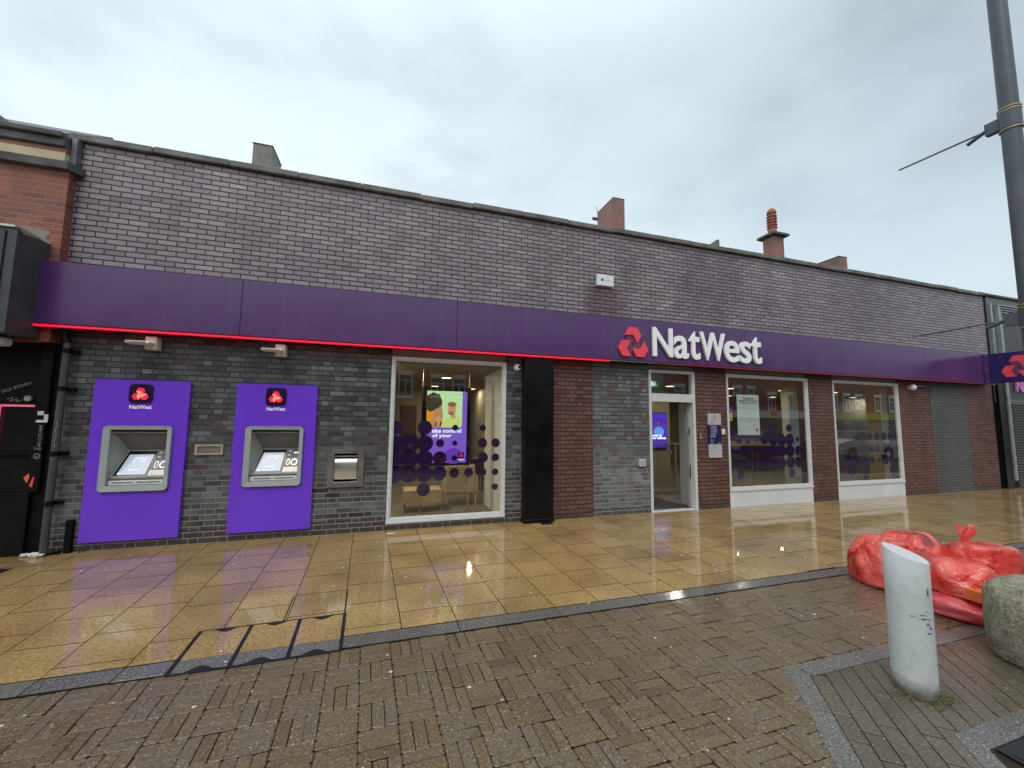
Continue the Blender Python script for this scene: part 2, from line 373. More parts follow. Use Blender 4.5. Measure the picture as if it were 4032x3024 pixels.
M['wood']=plain('pale oak veneer',(.62,.42,.22),.45,var=.12,scale=9)
M['fabric']=plain('beige upholstery',(.6,.46,.27),.85,var=.08,bmp=.2,bscale=300)
M['dark_fab']=plain('dark upholstery',(.03,.03,.035),.8)
M['int_wall']=plain('cream interior wall',(.31,.265,.17),.7,var=.04,scale=1)
M['int_white']=plain('off white interior wall',(.8,.79,.73),.6,var=.04,scale=1)
M['int_ochre']=plain('ochre interior wall',(.42,.27,.07),.7,var=.04)
M['int_brown']=plain('brown interior door',(.1,.05,.025),.5)
M['int_ceil']=plain('ceiling tile',(.2,.185,.155),.8,var=.03)
M['int_floor']=plain('grey brown carpet',(.17,.155,.125),.8,var=.15,bmp=.2,bscale=200)
M['mat']=plain('dark entrance mat',(.035,.036,.034),.8,var=.3,bmp=.3,bscale=150)
M['pinkneon']=emis('pink window strip',(1,.18,.3),.5)
M['pink']=plain('pink sign',(.62,.2,.5),.4)
M['orange_p']=plain('orange carton',(.7,.14,.04),.5)
M['terra']=plain('terracotta clay',(.36,.12,.075),.6,var=.2)
M['gum']=plain('pale flattened gum',(.6,.58,.5),.5)
M['litter']=plain('white plastic litter',(.62,.62,.6),.4,var=.1)
M['led_cool']=emis('atm screen glow',(.62,.72,.85),.42,.15)
M['led_cool2']=emis('atm screen lines',(.85,.9,1),.85)
M['slot_l']=plain('pale light plastic',(.6,.66,.64),.4)
M['car_dark']=plain('dark grey car paint',(.035,.04,.05),.2,var=.05,coat=1)
M['car_white']=plain('white car paint',(.6,.62,.62),.2,var=.03,coat=1)
M['tyre']=plain('tyre rubber',(.015,.015,.015),.8)
M['car_glass']=plain('car window glass',(.02,.025,.03),.06)
M['opp_red']=brick('opposite terrace red brick',[(.3,.11,.075),(.4,.14,.09),(.26,.09,.07)],(.14,.1,.08),P=.225,mw=.012,bmp=.2)
M['opp_cream']=plain('opposite cream render',(.4,.38,.32),.7)
M['sash']=plain('white window frame',(.85,.87,.85),.4)
M['pane_d']=plain('dark window pane',(.06,.075,.08),.08)
M['sign_dk']=plain('dark shop sign',(.02,.02,.025),.4)
M['green_sign']=plain('lime green shop sign',(.36,.5,.06),.5)
def moss_stone():
    m,t,b=newmat('lichened granite'); f=noise_(t,4.5,6,.65); g=noise_(t,60,4,.7); k=noise_(t,7,5,.7)
    c=ramp(t,f,[(.3,(.17,.16,.11)),(.48,(.33,.3,.225)),(.66,(.46,.42,.33))])
    c=mixc(t,c,(.13,.17,.05),ramp(t,k,[(.50,0.0),(.68,.6)]))
    c=mixc(t,c,ramp(t,g,[(.35,.5),(.65,1.4)]),1.0,'MULTIPLY')
    c=mixc(t,c,(.04,.04,.03),ramp(t,noise_(t,12,5),[(.6,0.0),(.72,.8)]))
    t.links.new(c,b.inputs['Base Color']); setv(b,rough=.6); bump(t,b,math_(t,'ADD',math_(t,'MULTIPLY',g,1.6),f),1.0,.012); return m
M['boulder']=moss_stone()

def glass_mat(name,tint=(.82,.84,.82),refl=1.0):
    m=bpy.data.materials.new(name); m.use_nodes=True; t=m.node_tree; t.nodes.clear()
    tr=N(t,'ShaderNodeBsdfTransparent'); tr.inputs[0].default_value=(*tint,1)
    gl=N(t,'ShaderNodeBsdfGlossy'); gl.inputs['Roughness'].default_value=.0; gl.inputs['Color'].default_value=(1,1,1,1)
    fr=N(t,'ShaderNodeFresnel'); fr.inputs['IOR'].default_value=1.52
    g=N(t,'ShaderNodeNewGeometry'); f=math_(t,'MULTIPLY',math_(t,'MULTIPLY',fr.outputs[0],refl,clamp=True),math_(t,'SUBTRACT',1.0,g.outputs['Backfacing']))
    mx=N(t,'ShaderNodeMixShader'); t.links.new(f,mx.inputs[0]); t.links.new(tr.outputs[0],mx.inputs[1]); t.links.new(gl.outputs[0],mx.inputs[2])
    o=N(t,'ShaderNodeOutputMaterial'); t.links.new(mx.outputs[0],o.inputs[0]); return m
M['glass']=glass_mat('window glass',tint=(.88,.9,.88),refl=2.8)
M['glass_in']=glass_mat('interior glass',(.88,.9,.88))
def bag_mat(name,c1,c2):
    m=bpy.data.materials.new(name); m.use_nodes=True; t=m.node_tree; b=t.nodes['Principled BSDF']
    f=noise_(t,3.2,3,.5,dist=.8); col=ramp(t,f,[(.34,tuple(x*.22 for x in c1)),(.45,c1),(.58,c2),(.74,tuple(min(1,x*1.1+.08) for x in c2))])
    t.links.new(col,b.inputs['Base Color']); setv(b,rough=.28,spec=.5,coat=1.0,coatr=.06)
    mp=N(t,'ShaderNodeMapping'); mp.inputs['Rotation'].default_value=(.4,.3,.6); mp.inputs['Scale'].default_value=(1,1,2.2); g=pos(t); t.links.new(g.outputs['Position'],mp.inputs[0])
    v=N(t,'ShaderNodeTexVoronoi',feature='DISTANCE_TO_EDGE'); v.inputs['Scale'].default_value=3.2; 
    wv=N(t,'ShaderNodeTexNoise'); wv.inputs['Scale'].default_value=4; t.links.new(mp.outputs[0],wv.inputs['Vector'])
    wa=mixc(t,mp.outputs[0],wv.outputs['Color'],.35); t.links.new(wa,v.inputs['Vector'])
    cre=math_(t,'MINIMUM',v.outputs['Distance'],.18)
    mq=N(t,'ShaderNodeMapping'); mq.inputs['Rotation'].default_value=(.5,.2,.9); mq.inputs['Scale'].default_value=(16,3.2,7); t.links.new(g.outputs['Position'],mq.inputs[0]); h=math_(t,'ADD',math_(t,'MULTIPLY',cre,2.2),math_(t,'MULTIPLY',noise_(t,1.0,3,.6,mq.outputs[0],1.2),1.3)); nrm=bump(t,b,h,.75,.013); t.links.new(nrm,b.inputs['Coat Normal'])
    tl=N(t,'ShaderNodeBsdfTranslucent'); t.links.new(col,tl.inputs[0]); t.links.new(nrm,tl.inputs['Normal'])
    mx=N(t,'ShaderNodeMixShader'); mx.inputs[0].default_value=.35
    o=[n for n in t.nodes if n.type=='OUTPUT_MATERIAL'][0]
    t.links.new(b.outputs[0],mx.inputs[1]); t.links.new(tl.outputs[0],mx.inputs[2]); t.links.new(mx.outputs[0],o.inputs[0]); return m
M['bag']=bag_mat('red refuse sack plastic',(.95,.085,.06),(1.0,.21,.16))
M['bag2']=bag_mat('pink refuse sack plastic',(.85,.08,.12),(1.0,.2,.22))

# wet ground materials: stone below, water film as a coat
def wet(name, cols, grain_scale, grain_amt, island=.5, coat=1.0, film=(.05,.22), bmp=.25, speck=None, big=.9, puddle=None, cbump=.04):
    m,t,b=newmat(name); g=pos(t)
    ri=g.outputs['Random Per Island']
    bg_=noise_(t,big,4,.55); gr=noise_(t,grain_scale,3,.75)
    k=math_(t,'ADD',math_(t,'MULTIPLY',ri,island),math_(t,'MULTIPLY_ADD',bg_,1.3-island,-.15-.0),clamp=True)
    n=len(cols); c=ramp(t,k,[(.05+.9*i/(n-1),x) for i,x in enumerate(cols)])
    c=mixc(t,c,ramp(t,gr,[(.30,1-grain_amt),(.70,1+grain_amt)]),1.0,'MULTIPLY')
    if speck: c=mixc(t,c,speck[0],ramp(t,noise_(t,speck[1],2,.5),[(speck[2],0.0),(speck[2]+.05,.9)]))
    t.links.new(c,b.inputs['Base Color'])
    pn=noise_(t,.8,4,.6,dist=.4)
    pud=ramp(t,pn,[(.42,0.0),(.60,1.0)]) if puddle is None else ramp(t,pn,[(puddle[0],0.0),(puddle[1],1.0)])
    setv(b,rough=.5,spec=.4,coat=coat); b.inputs['Coat IOR'].default_value=1.38
    cr=mixc(t,(film[1],)*3,(film[0],)*3,pud); t.links.new(cr,b.inputs['Coat Roughness'])
    bump(t,b,gr,bmp,.004)
    # water surface: follows the grain where thin, flat where it stands
    st=N(t,'ShaderNodeBump'); st.inputs['Distance'].default_value=.004
    t.links.new(math_(t,'ADD',gr,math_(t,'MULTIPLY',noise_(t,9,3),.8)),st.inputs['Height'])
    t.links.new(math_(t,'MULTIPLY_ADD',pud,-cbump*.85,cbump),st.inputs['Strength'])
    t.links.new(st.outputs[0],b.inputs['Coat Normal'])
    return m
M['slab']=wet('wet ochre paving slab',[(.12,.077,.032),(.28,.175,.063),(.4,.26,.098),(.48,.34,.16)],42,.55,island=.16,film=(.012,.05),cbump=.05,bmp=.15,big=1.3); M['slab'].node_tree.nodes['Principled BSDF'].inputs['Coat IOR'].default_value=1.5
M['joint']=plain('dark wet joint',(.02,.014,.008),.8,spec=.1)
M['joint_b']=plain('dark wet jointing sand',(.028,.021,.014),.6,spec=.2)
M['kerb']=wet('wet granite kerb',[(.075,.07,.062),(.115,.108,.096),(.15,.142,.128)],60,.75,film=(.06,.3),cbump=.8,bmp=.8,speck=((.5,.5,.48),95,.62))
M['paver']=wet('wet brown brick paver',[(.08,.052,.024),(.115,.076,.035),(.145,.098,.046),(.125,.096,.06),(.17,.13,.08)],62,.6,island=.42,film=(.05,.32),cbump=.9,bmp=.9,big=.9,puddle=(.52,.66),speck=((.5,.46,.38),80,.655))
M['paver2']=wet('wet grey brown planter paver',[(.08,.063,.04),(.1,.08,.053),(.125,.104,.073)],62,.55,island=.4,film=(.06,.32),cbump=.9,bmp=.9,speck=((.42,.38,.3),75,.68))
M['asphalt']=wet('wet asphalt',[(.03,.03,.032),(.05,.05,.052)],90,.4,film=(.06,.3),cbump=.4)
M['moss']=plain('yellow green moss',(.11,.105,.03),.8,var=.4,scale=20,bmp=.6)

# ------------------------------------------------------------------ ground
SK=-.056
def sk(x,y): return x+SK*(y+3)          # paving runs a little off square to the wall
def ground(name,x0,x1,y0,y1,z,mat):
    return tag(MB().quad([(x0,y0,z),(x1,y0,z),(x1,y1,z),(x0,y1,z)]).build(name,mat),kind='structure')
ground('ground',-400,400,-400,400,-.16,M['asphalt'])
ground('road',-200,200,-15.0,-7.15,-.11,M['asphalt'])
mb=MB().box(-200,200,-26,-15,-.15,.0); tag(mb.build('far_pavement',M['kerb']),kind='structure')
# bedding under the paving
mb=MB().box(-60,90,-7.0,-.0,-.155,-.012); tag(mb.build('paving_bed',M['joint_b']),kind='structure')
mb=MB().box(-60,90,-7.15,-7.0,-.15,.0); tag(mb.build('road_kerb',M['kerb']),kind='structure')
mb=MB().box(-40,60,-2.97,0.02,-.011,-.008); tag(mb.build('pavement_bed',M['joint']),kind='structure')

rng=np.random.RandomState(5)
def slabtop(V,Fc,pts,b,z,tilt,drop=.012):
    """chamfered block: pts ccw 2-D quad"""
    c=pts.mean(0); ins=pts+(c-pts)/np.linalg.norm(c-pts,axis=1)[:,None]*b*1.3
    tx,ty=rng.normal(0,tilt,2); dz=z+rng.normal(0,tilt*.1)
    h=lambda p,o: dz+o+(p[:,0]-c[0])*tx+(p[:,1]-c[1])*ty
    base=len(V); n=len(pts)
    for p,zz in zip(ins,h(ins,0)): V.append((p[0],p[1],zz))
    for p,zz in zip(pts,h(pts,-b*.7)): V.append((p[0],p[1],zz))
    for p in pts: V.append((p[0],p[1],-drop))
    Fc.append([base+i for i in range(n)])
    for i in range(n):
        j=(i+1)%n
        Fc.append([base+i,base+n+i,base+n+j,base+j]); Fc.append([base+n+i,base+2*n+i,base+2*n+j,base+n+j])
def mesh_from(V,Fc,name,mat,jm=None,lim=0.0):
    me=bpy.data.meshes.new(name); me.from_pydata(V,[],Fc); me.materials.append(mat); me.update()
    if jm is not None:
        me.materials.append(jm)
        for p in me.polygons:
            if abs(p.normal.z)<lim: p.material_index=1
    o=bpy.data.objects.new(name,me); COL.objects.link(o); ORG[o]=Vector((0,0,0)); return o
def clip(poly,a,b_,c_):  # keep a*x+b*y>=c
    out=[]; n=len(poly)
    for i in range(n):
        p=poly[i];q=poly[(i+1)%n]; dp=a*p[0]+b_*p[1]-c_; dq=a*q[0]+b_*q[1]-c_
        if dp>=0: out.append(p)
        if (dp>=0)!=(dq>=0):
            t=dp/(dp-dq); out.append((p[0]+(q[0]-p[0])*t,p[1]+(q[1]-p[1])*t))
    return out
def area(p): return abs(sum(p[i][0]*p[(i+1)%len(p)][1]-p[(i+1)%len(p)][0]*p[i][1] for i in range(len(p))))/2
# ochre slabs, columns square to the wall, cross joints staggered
V=[];Fc=[]
MH=(-1.36,-.295,-3.15,-2.56)   # manhole rectangle left free
for i in range(-30,62):
    xa=.151+.4497*i; xb=xa+.4497; y=0.0-(0.0 if i%2 else .225)-rng.uniform(0,.05)
    ys=[0.0,y] if i%2==0 else [0.0]
    yy=ys[-1]
    while yy>-2.96:
        yy-= .45 if rng.rand()>.12 else .6
        ys.append(max(yy,-2.955))
    for a,b in zip(ys[:-1],ys[1:]):
        if a-b<.02: continue
        g=.0026; gy=.0036
        x0,x1,y0,y1=xa+g,xb-g,b+gy,a-gy
        P=[(sk(x0,y0),y0),(sk(x1,y0),y0),(sk(x1,y1),y1),(sk(x0,y1),y1)]
        if -1.38<xa+.2<-.2 and y0<MH[3]:
            P=clip(P,0,1,MH[3])
            if len(P)<3 or area(P)<.001: continue
        slabtop(V,Fc,np.array(P),.001,0.0,.0012)
tag(mesh_from(V,Fc,'pavement',M['slab'],M['joint'],.95),kind='structure')
# granite kerb strip
V=[];Fc=[]; x=-30.0
while x<60:
    L=.9 if x>-1.36 or x<-3 else .45
    x1=x+L
    for a,b in ((x,x1),):
        if b>-1.35 and a<-.29:
            if a<-1.36: b=-1.362
            elif b>-.29 and a<-.29: a=-.288
            else: x=x1; continue
        if b-a>.02: slabtop(V,Fc,np.array([(a+.003,-3.12),(b-.003,-3.12),(b-.003,-2.962),(a+.003,-2.962)]),.003,0.0,.0012)
    x=x1
tag(mesh_from(V,Fc,'kerb_strip',M['kerb'],M['joint_b'],.6),kind='structure')

# brown basket-weave pavers
Lstrip=[(2.70,-4.21),(3.60,-4.21)]      # top edge of the planter surround
def in_planter(cx,cy):
    # region right of the slanted strip and below y=-4.21
    if cy>-4.205: return False
    xl=2.70+(cy+4.215)*(2.70-2.16)/(4.90-4.215)
    return cx>xl
V=[];Fc=[]; B=.2105; g=.003
ang=SK
for j in range(0,20):
    y1=-3.135-j*B; y0=y1-B
    for i in range(-60,90):
        x0=-.16+i*B; x1=x0+B; cx=sk((x0+x1)/2,(y0+y1)/2); cy=(y0+y1)/2
        if cx<-9 or cx>14 or (cx>7.5 and cy<-5): continue
        hor=(i+j)%2==0
        if rng.rand()<.03: hor=not hor
        for k in range(3):
            if hor: a=(x0+g/2,x1-g/2,y0+k*B/3+g/2,y0+(k+1)*B/3-g/2)
            else: a=(x0+k*B/3+g/2,x0+(k+1)*B/3-g/2,y0+g/2,y1-g/2)
            jx,jy=rng.normal(0,.0012,2)
            P=[(sk(a[0],a[2])+jx,a[2]+jy),(sk(a[1],a[2])+jx,a[2]+jy),(sk(a[1],a[3])+jx,a[3]+jy),(sk(a[0],a[3])+jx,a[3]+jy)]
            ylo=min(q[1] for q in P); yhi=max(q[1] for q in P)
            s_=(2.70-2.16)/(4.90-4.22); xl=lambda y: 2.75+(y+4.22)*s_
            if ylo<-4.26:
                if min(q[0]-xl(q[1]) for q in P)>0:
                    if yhi<-4.26: continue
                    P=clip(P,0,1,-4.26)
                elif max(q[0]-xl(q[1]) for q in P)>0 and yhi<-4.24: P=clip(P,-1,s_,-(2.75+4.22*s_))
                if len(P)<3 or area(P)<.0006: continue
            if len(P)==4:
                A=np.array(P); c_=.009; Q=[]
                for q in range(4):
                    p=A[q]; a_=A[q-1]-p; b_=A[(q+1)%4]-p; Q.append(p+a_/np.linalg.norm(a_)*c_); Q.append(p+b_/np.linalg.norm(b_)*c_)
                P=Q
            slabtop(V,Fc,np.array(P),.0055,-.002,.010)
tag(mesh_from(V,Fc,'brick_paving',M['paver'],M['joint_b'],.3),kind='structure')
# planter surround strips (granite) and herringbone inside
V=[];Fc=[]
def strip(p0,p1,w,L):   # strip to the right side of p0->p1
    p0=np.array(p0);p1=np.array(p1); d=(p1-p0); T=np.linalg.norm(d); d/=T; n=np.array([d[1],-d[0]])
    s=0
    while s<T-.01:
        e=min(s+L,T); q=[p0+d*(s+.003)+n*w,p0+d*(e-.003)+n*w,p0+d*(e-.003),p0+d*(s+.003)]
        A=np.array(q); 
        x_,y_=A[:,0],A[:,1]
        if (x_*np.roll(y_,-1)-y_*np.roll(x_,-1)).sum()<0: A=A[::-1]
        slabtop(V,Fc,A,.003,.001,.001); s=e
dirS=np.array([2.16-2.70,-4.90+4.215]); dirS/=np.linalg.norm(dirS)
strip((2.79,-4.215),(8.0,-4.215),.115,.5)
pS=np.array([2.70,-4.215]); strip(tuple(pS+dirS*2.2),tuple(pS-dirS*.0),.125,.45)
strip((3.03,-4.91),(8.0,-4.91),.12,.6); strip((3.03+dirS[0]*1.0,-4.91+dirS[1]*1.0),(3.03,-4.91),.105,.5)
tag(mesh_from(V,Fc,'granite_border',M['kerb']),kind='structure')
V=[];Fc=[]
sN=np.array([-dirS[1],dirS[0]])
if sN[0]<0: sN=-sN
# running-bond blocks parallel to the slanted border
for r in range(0,70):
    off=r*.1+.128
    for c in range(-36,26):
        s0=c*.2+(.1 if r%2 else 0)-.4; s1=s0+.2; g2=.002
        Q=[]
        for ss,oo in ((s0+g2,off+g2),(s1-g2,off+g2),(s1-g2,off+.1-g2),(s0+g2,off+.1-g2)):
            p=pS+dirS*ss+sN*oo; Q.append((p[0],p[1]))
        P=clip(Q,0,-1,4.332)
        if len(P)>=3: 
            # keep clear of the second border: right of its slanted edge and below its top edge is excluded
            ex=lambda q:(q[0]-3.03)*sN[0]+(q[1]+4.91)*sN[1]
            if min(q[1] for q in P)<-4.907 and max(ex(q) for q in P)>0:
                if min(ex(q) for q in P)>0: P=clip(P,0,1,-4.907)
                elif max(q[1] for q in P)<-4.907: P=clip(P,-sN[0],-sN[1],-(3.03*sN[0]-4.91*sN[1]))
        if len(P)<3 or area(P)<.0008: continue
        P=np.array(P); x_,y_=P[:,0],P[:,1]
        if (x_*np.roll(y_,-1)-y_*np.roll(x_,-1)).sum()<0: P=P[::-1]
        if P[:,0].mean()>9: continue
        slabtop(V,Fc,P,.004,-.002,.006)
tag(mesh_from(V,Fc,'planter_paving',M['paver2'],M['joint_b'],.3),kind='structure')
# dark manhole in the corner of the border
t_=thing('manhole_cover','dark ribbed iron cover inside the grey granite corner at lower right','manhole cover',(3.45,-5.3,0))
mb=MB().box(3.11,4.2,-5.8,-5.04,-.01,.002)
for i in range(12): mb.box(3.14+i*.085,3.18+i*.085,-5.75,-5.09,.002,.005)
mb.build('cover',M['iron'],t_)
# triple service cover set in the pavement
t_=thing('service_cover','triple black iron service cover filled with paving, between slabs and brick setts','service cover',(-.83,-2.85,0))
fr=MB(); x0,x1,y0,y1=-1.352,-.297,-3.15,-2.565
def X_(x,y): return x+SK*(y+3)*.9
def bar(mb,a,b,ya,yb,z0,z1):
    mb.add([(X_(a,ya),ya,z0),(X_(b,ya),ya,z0),(X_(b,yb),yb,z0),(X_(a,yb),yb,z0),(X_(a,ya),ya,z1),(X_(b,ya),ya,z1),(X_(b,yb),yb,z1),(X_(a,yb),yb,z1)],
           [(0,3,2,1),(4,5,6,7),(0,1,5,4),(1,2,6,5),(2,3,7,6),(3,0,4,7)])
xs=[-1.352,-1.0,-.645,-.297]
bar(fr,x0,x1,y0-.008,y0+.014,-.01,.0035); bar(fr,x0,x1,y1-.003,y1+.0,-.01,.0035)
for i,xx in enumerate(xs): bar(fr,xx-.013,xx+.013,y0+.0145,y1-.0065,-.01,.004)
fr.build('frame',M['iron'],t_)
for i in range(3):
    a,b=xs[i]+.0135,xs[i+1]-.0135
    mb=MB(); bar(mb,a,b,y0+.015,-2.975,-.01,-.001); mb.build('granite_infill',M['kerb'],t_)
    mb=MB(); bar(mb,a,b,-2.972,y1-.007,-.01,-.0005); mb.build('slab_infill',M['slab'],t_)
    for yb,sg_ in ((y0+.015,1),(y1-.004,-1)):
        c=(a+b)/2; pts=[(c-.085,yb),(c+.085,yb),(c+.035,yb+sg_*.04),(c,yb+sg_*.055),(c-.035,yb+sg_*.04)]
        if sg_<0: pts=pts[::-1]
        MB().prism([(X_(p,q),q,-.001) for p,q in pts],(0,0,.004)).build('lifting_key_plate',M['iron'],t_)
mb=MB()
bar(mb,-.302,-.292,-2.558,-2.06,-.003,.002); mb.build('edge_joint',M['iron'],t_); mb=MB(); bar(mb,-.777,-.767,-2.558,-2.07,-.003,.002)
mb.build('edge_joint',M['iron'],t_)
# gum and glints of litter trodden flat
mb=MB()
for i in range(210):
    x=rng.uniform(-4.5,8.5); y=-rng.uniform(.1,6.0)
    if in_planter(x,y) and rng.rand()<.6: continue
    r=rng.uniform(.005,.014)*(1.0 if y>-3 else 1.0); n=9; a0=rng.rand()*6
    mb.prism([(x+math.cos(a0+6.283*k/n)*r*(1+.25*math.sin(3*k)),y+math.sin(a0+6.283*k/n)*r*.8*(1+.2*math.cos(2*k)),.0005) for k in range(n)],(0,0,.0028))
tag(mb.build('chewing_gum',M['gum']),'pale trodden gum spots scattered over the wet paving','gum spots',kind='stuff')

# ------------------------------------------------------------------ the bank
bank=thing('bank_building','long single storey brick bank with purple sign band and tall parapet','building',(6,0,0))
def wallseg(name,x0,x1,z0,z1,mat,holes=(),y0=0.0,y1=.24):
    mb=MB(); xs=sorted({x0,x1,*[h[0] for h in holes],*[h[1] for h in holes]}); zs=sorted({z0,z1,*[h[2] for h in holes],*[h[3] for h in holes]})
    for i in range(len(xs)-1):
        for j in range(len(zs)-1):
            cx,cz=(xs[i]+xs[i+1])/2,(zs[j]+zs[j+1])/2
            if any(h[0]<cx<h[1] and h[2]<cz<h[3] for h in holes): continue
            mb.box(xs[i],xs[i+1],y0,y1,zs[j],zs[j+1])
    return mb.build(name,mat,bank)
ZL=2.82
A1=(-3.47,-2.80,.76,1.55); A2=(-1.90,-1.235,.76,1.55)
wallseg('brick_wall',-3.98,-.018,-.14,ZL,M['brick_grey'],[(-3.50,-2.775,.72,1.575),(-1.935,-1.205,.72,1.575),(-2.5,-2.22,1.19,1.30),(-.80,-.43,.74,1.18)])
wallseg('brick_wall',-.018,1.862,-.14,.100,M['brick_grey'])
wallseg('brick_wall',1.862,2.152,-.14,ZL,M['brick_grey'])
wallseg('brick_wall',2.152,3.523,-.14,ZL,M['brick_red'])
wallseg('brick_wall',3.523,4.725,-.14,ZL,M['brick_grey2'])
wallseg('brick_wall',5.808,6.606,-.14,ZL,M['brick_red'])
wallseg('brick_wall',8.904,9.681,-.14,ZL,M['brick_red'])
wallseg('brick_wall',11.947,13.178,-.14,ZL,M['brick_red'])
wallseg('brick_wall',13.178,14.66,-.14,ZL,M['brick_bay'],y0=-.004)
wallseg('brick_wall',14.66,15.86,-.14,ZL,M['brick_red'])
wallseg('upper_wall',-4.13,15.87,ZL,5.33,M['brick_up'],y1=.3)
mb=MB()
x=-4.2
while x<15.9:
    L=min(rng.uniform(.85,.95),15.9-x); dz=rng.normal(0,.004); dy=rng.normal(0,.004)
    mb.bbox(x,x+L-.006,-.055+dy,.36,5.335+dz,5.43+dz,.012); x+=L
mb.build('coping',M['coping'],bank)
mb=MB().box(2.61,2.632,-.012,-.001,3.66,5.33); mb.build('movement_joint',plain('pale mastic joint',(.2,.165,.145),.7,var=.3,scale=30),bank)
# roof and rear so that it is a closed building
mb=MB().box(-4.1,15.85,.301,9,4.9,5.05).box(-4.1,15.85,9.0,9.3,-.1,5.3).box(-4.1,-3.9,.301,9,-.1,4.89).box(15.65,15.85,.301,9,-.1,4.89)
mb.build('flat_roof',M['coping'],bank)
# interior shell
mb=MB().box(-.6,15.6,.241,8,-.10,.0); mb.build('interior_floor',M['int_floor'],bank)
mb=MB().box(-.6,15.6,.241,8,2.62,2.8); mb.build('ceiling',M['int_ceil'],bank)
mb=MB().box(-.6,15.6,7.9,8,.0,2.615).box(-.6,-.5,.241,7.9,0,2.615); mb.build('interior_wall',M['int_wall'],bank)
mb=MB().box(1.868,1.96,.241,1.55,0,2.615); mb.build('partition',M['int_white'],bank)
mb=MB().box(2.55,2.65,2.4,7.9,0,2.615); mb.build('partition',M['int_wall'],bank)
mb=MB().box(4.45,4.6,.241,2.9,0,2.615); mb.build('partition',M['int_wall'],bank)
mb=MB().box(5.1,7.66,3.05,3.2,0,2.615); mb.build('partition',M['int_wall'],bank)
mb=MB().box(9.62,10.6,1.0,1.2,0,2.615); mb.build('column',M['int_white'],bank)
mb=MB().box(12.15,12.3,.241,.50,0,2.615); mb.build('partition',M['int_white'],bank)
mb=MB().box(12.31,12.45,.505,.92,0,2.615); mb.build('partition',M['int_ochre'],bank)
mb=MB().box(12.6,12.75,2.2,7.9,0,2.3); mb.build('partition',M['int_brown'],bank)
MB().box(-.499,-.4,3.0,3.9,0,2.1).build('interior_door',M['int_brown'],bank); MB().box(.3,.75,5.94,5.99,0,2.1).build('interior_door',M['int_brown'],bank)
mb=MB().box(-.5,1.9,6.0,6.1,0,2.615); mb.build('partition',M['int_wall'],bank)
mb=MB().box(4.61,5.77,.241,2.9,.0,.006); mb.build('entrance_mat',M['mat'],bank)
# box pilaster clad in black
mb=MB().bbox(2.152,2.68,-.16,-.001,.01,2.79,.006).bbox(2.150,2.682,-.166,-.1605,2.30,2.36,.002).bbox(2.14,2.69,-.175,-.002,0,.06,.006)
mb.build('black_pilaster',M['black_paint'],bank)
# pale lintels above openings
for a,b in ((-.018,1.862),(4.725,5.808),(6.606,8.904),(9.681,11.947)):
    z=2.68 if a<0 else 2.707
    MB().box(a,b,.03,.24,z,ZL).build('lintel',M['grey_alu'],bank)
def window(x0,x1,z0,z1,fw_=.045,panel=None,y=.0,sill=True):
    mb=MB(); y0,y1=y-.012,y+.07
    O=[(x0,y0,z0),(x1,y0,z0),(x1,y0,z1),(x0,y0,z1)]; I=[(x0+fw_,y0,z0+fw_*1.4),(x1-fw_,y0,z0+fw_*1.4),(x1-fw_,y0,z1-fw_),(x0+fw_,y0,z1-fw_)]
    mb.ring(O,I,(0,y1-y0,0))
    O2=[(a+(.0005 if a<(x0+x1)/2 else -.0005),y0+.022,b+(.0005 if b<1 else -.0005)) for a,_,b in I]
    c=fw_*.45; I2=[(x0+fw_+c,0,z0+fw_*1.4+c),(x1-fw_-c,0,z0+fw_*1.4+c),(x1-fw_-c,0,z1-fw_-c),(x0+fw_+c,0,z1-fw_-c)]
    I2=[(p[0],y0+.022,p[2]) for p in I2]; mb.ring(O2,I2,(0,.035,0))
    if sill: mb.bbox(x0-.004,x1+.004,y0-.012,y0-.0005,z0-.004,z0+.035,.003)
    w=mb.build('window',M['white_alu'],bank); ORG[w]=ORG[bank]
    g=MB().box(x0+fw_*.8,x1-fw_*.8,y+.028,y+.036,z0+fw_,z1-fw_*.8).build('glass',M['glass'],w)
    if panel: MB().bbox(x0+.002,x1-.002,-.004,.06,-.02,z0-.002,.004).build('stall_riser',M['white_panel'],w)
    return w
w1=window(-.017,1.862,.101,2.678); w2=window(6.607,8.903,.309,2.705,panel=True); w3=window(9.682,11.946,.309,2.705,panel=True)
def dots(name,w,rows,r0=.088,x0=6.935,step=.2375):
    q=0
    for z,items in rows.items():
        for ix,r in items:
            x=x0+ix*step; q+=1; y=.0375+.0004*(q%4); mb=MB()
            mb.prism([(x+r*math.cos(6.2832*k/32),y,z+r*math.sin(6.2832*k/32)) for k in range(32)],(0,.0003,0))
            mb.build(name,M['purple_dot'],w)
gx=.302
dots('vinyl_dot',w1,{1.56:[(-1,.11),(.95,.115),(3,.05),(4.95,.055)],1.31:[(-1,.13),(0,.145),(1,.125),(2,.065),(3,.042),(4,.05),(4.95,.08),(5.9,.075)],1.07:[(-1,.14),(0,.14),(1,.13),(2,.11),(3,.045),(4,.06),(5,.085),(5.9,.065)],
  .83:[(-1,.14),(0,.13),(1,.13),(2,.115),(3,.08),(4,.075),(5,.062),(5.9,.055)],.585:[(.97,.105),(5.9,.055)]},x0=gx)
dots('vinyl_dot',w2,{1.587:[(3.9,.11),(5.9,.085)],1.45:[(-.8,.125)],1.348:[(0,.09),(.95,.09),(1.95,.055),(2.9,.105),(3.9,.13),(4.9,.13),(5.93,.125),(6.9,.055)],
  1.1:[(-.85,.09),(0,.085),(1,.1),(2,.105),(3,.1),(3.9,.125),(4.9,.13),(5.9,.13),(6.95,.11)],.853:[(-.85,.08),(0,.09),(1,.105),(2,.11),(2.95,.11),(3.9,.12),(4.85,.12),(5.9,.125),(6.95,.12)],.615:[(.02,.1),(6.0,.095)]})
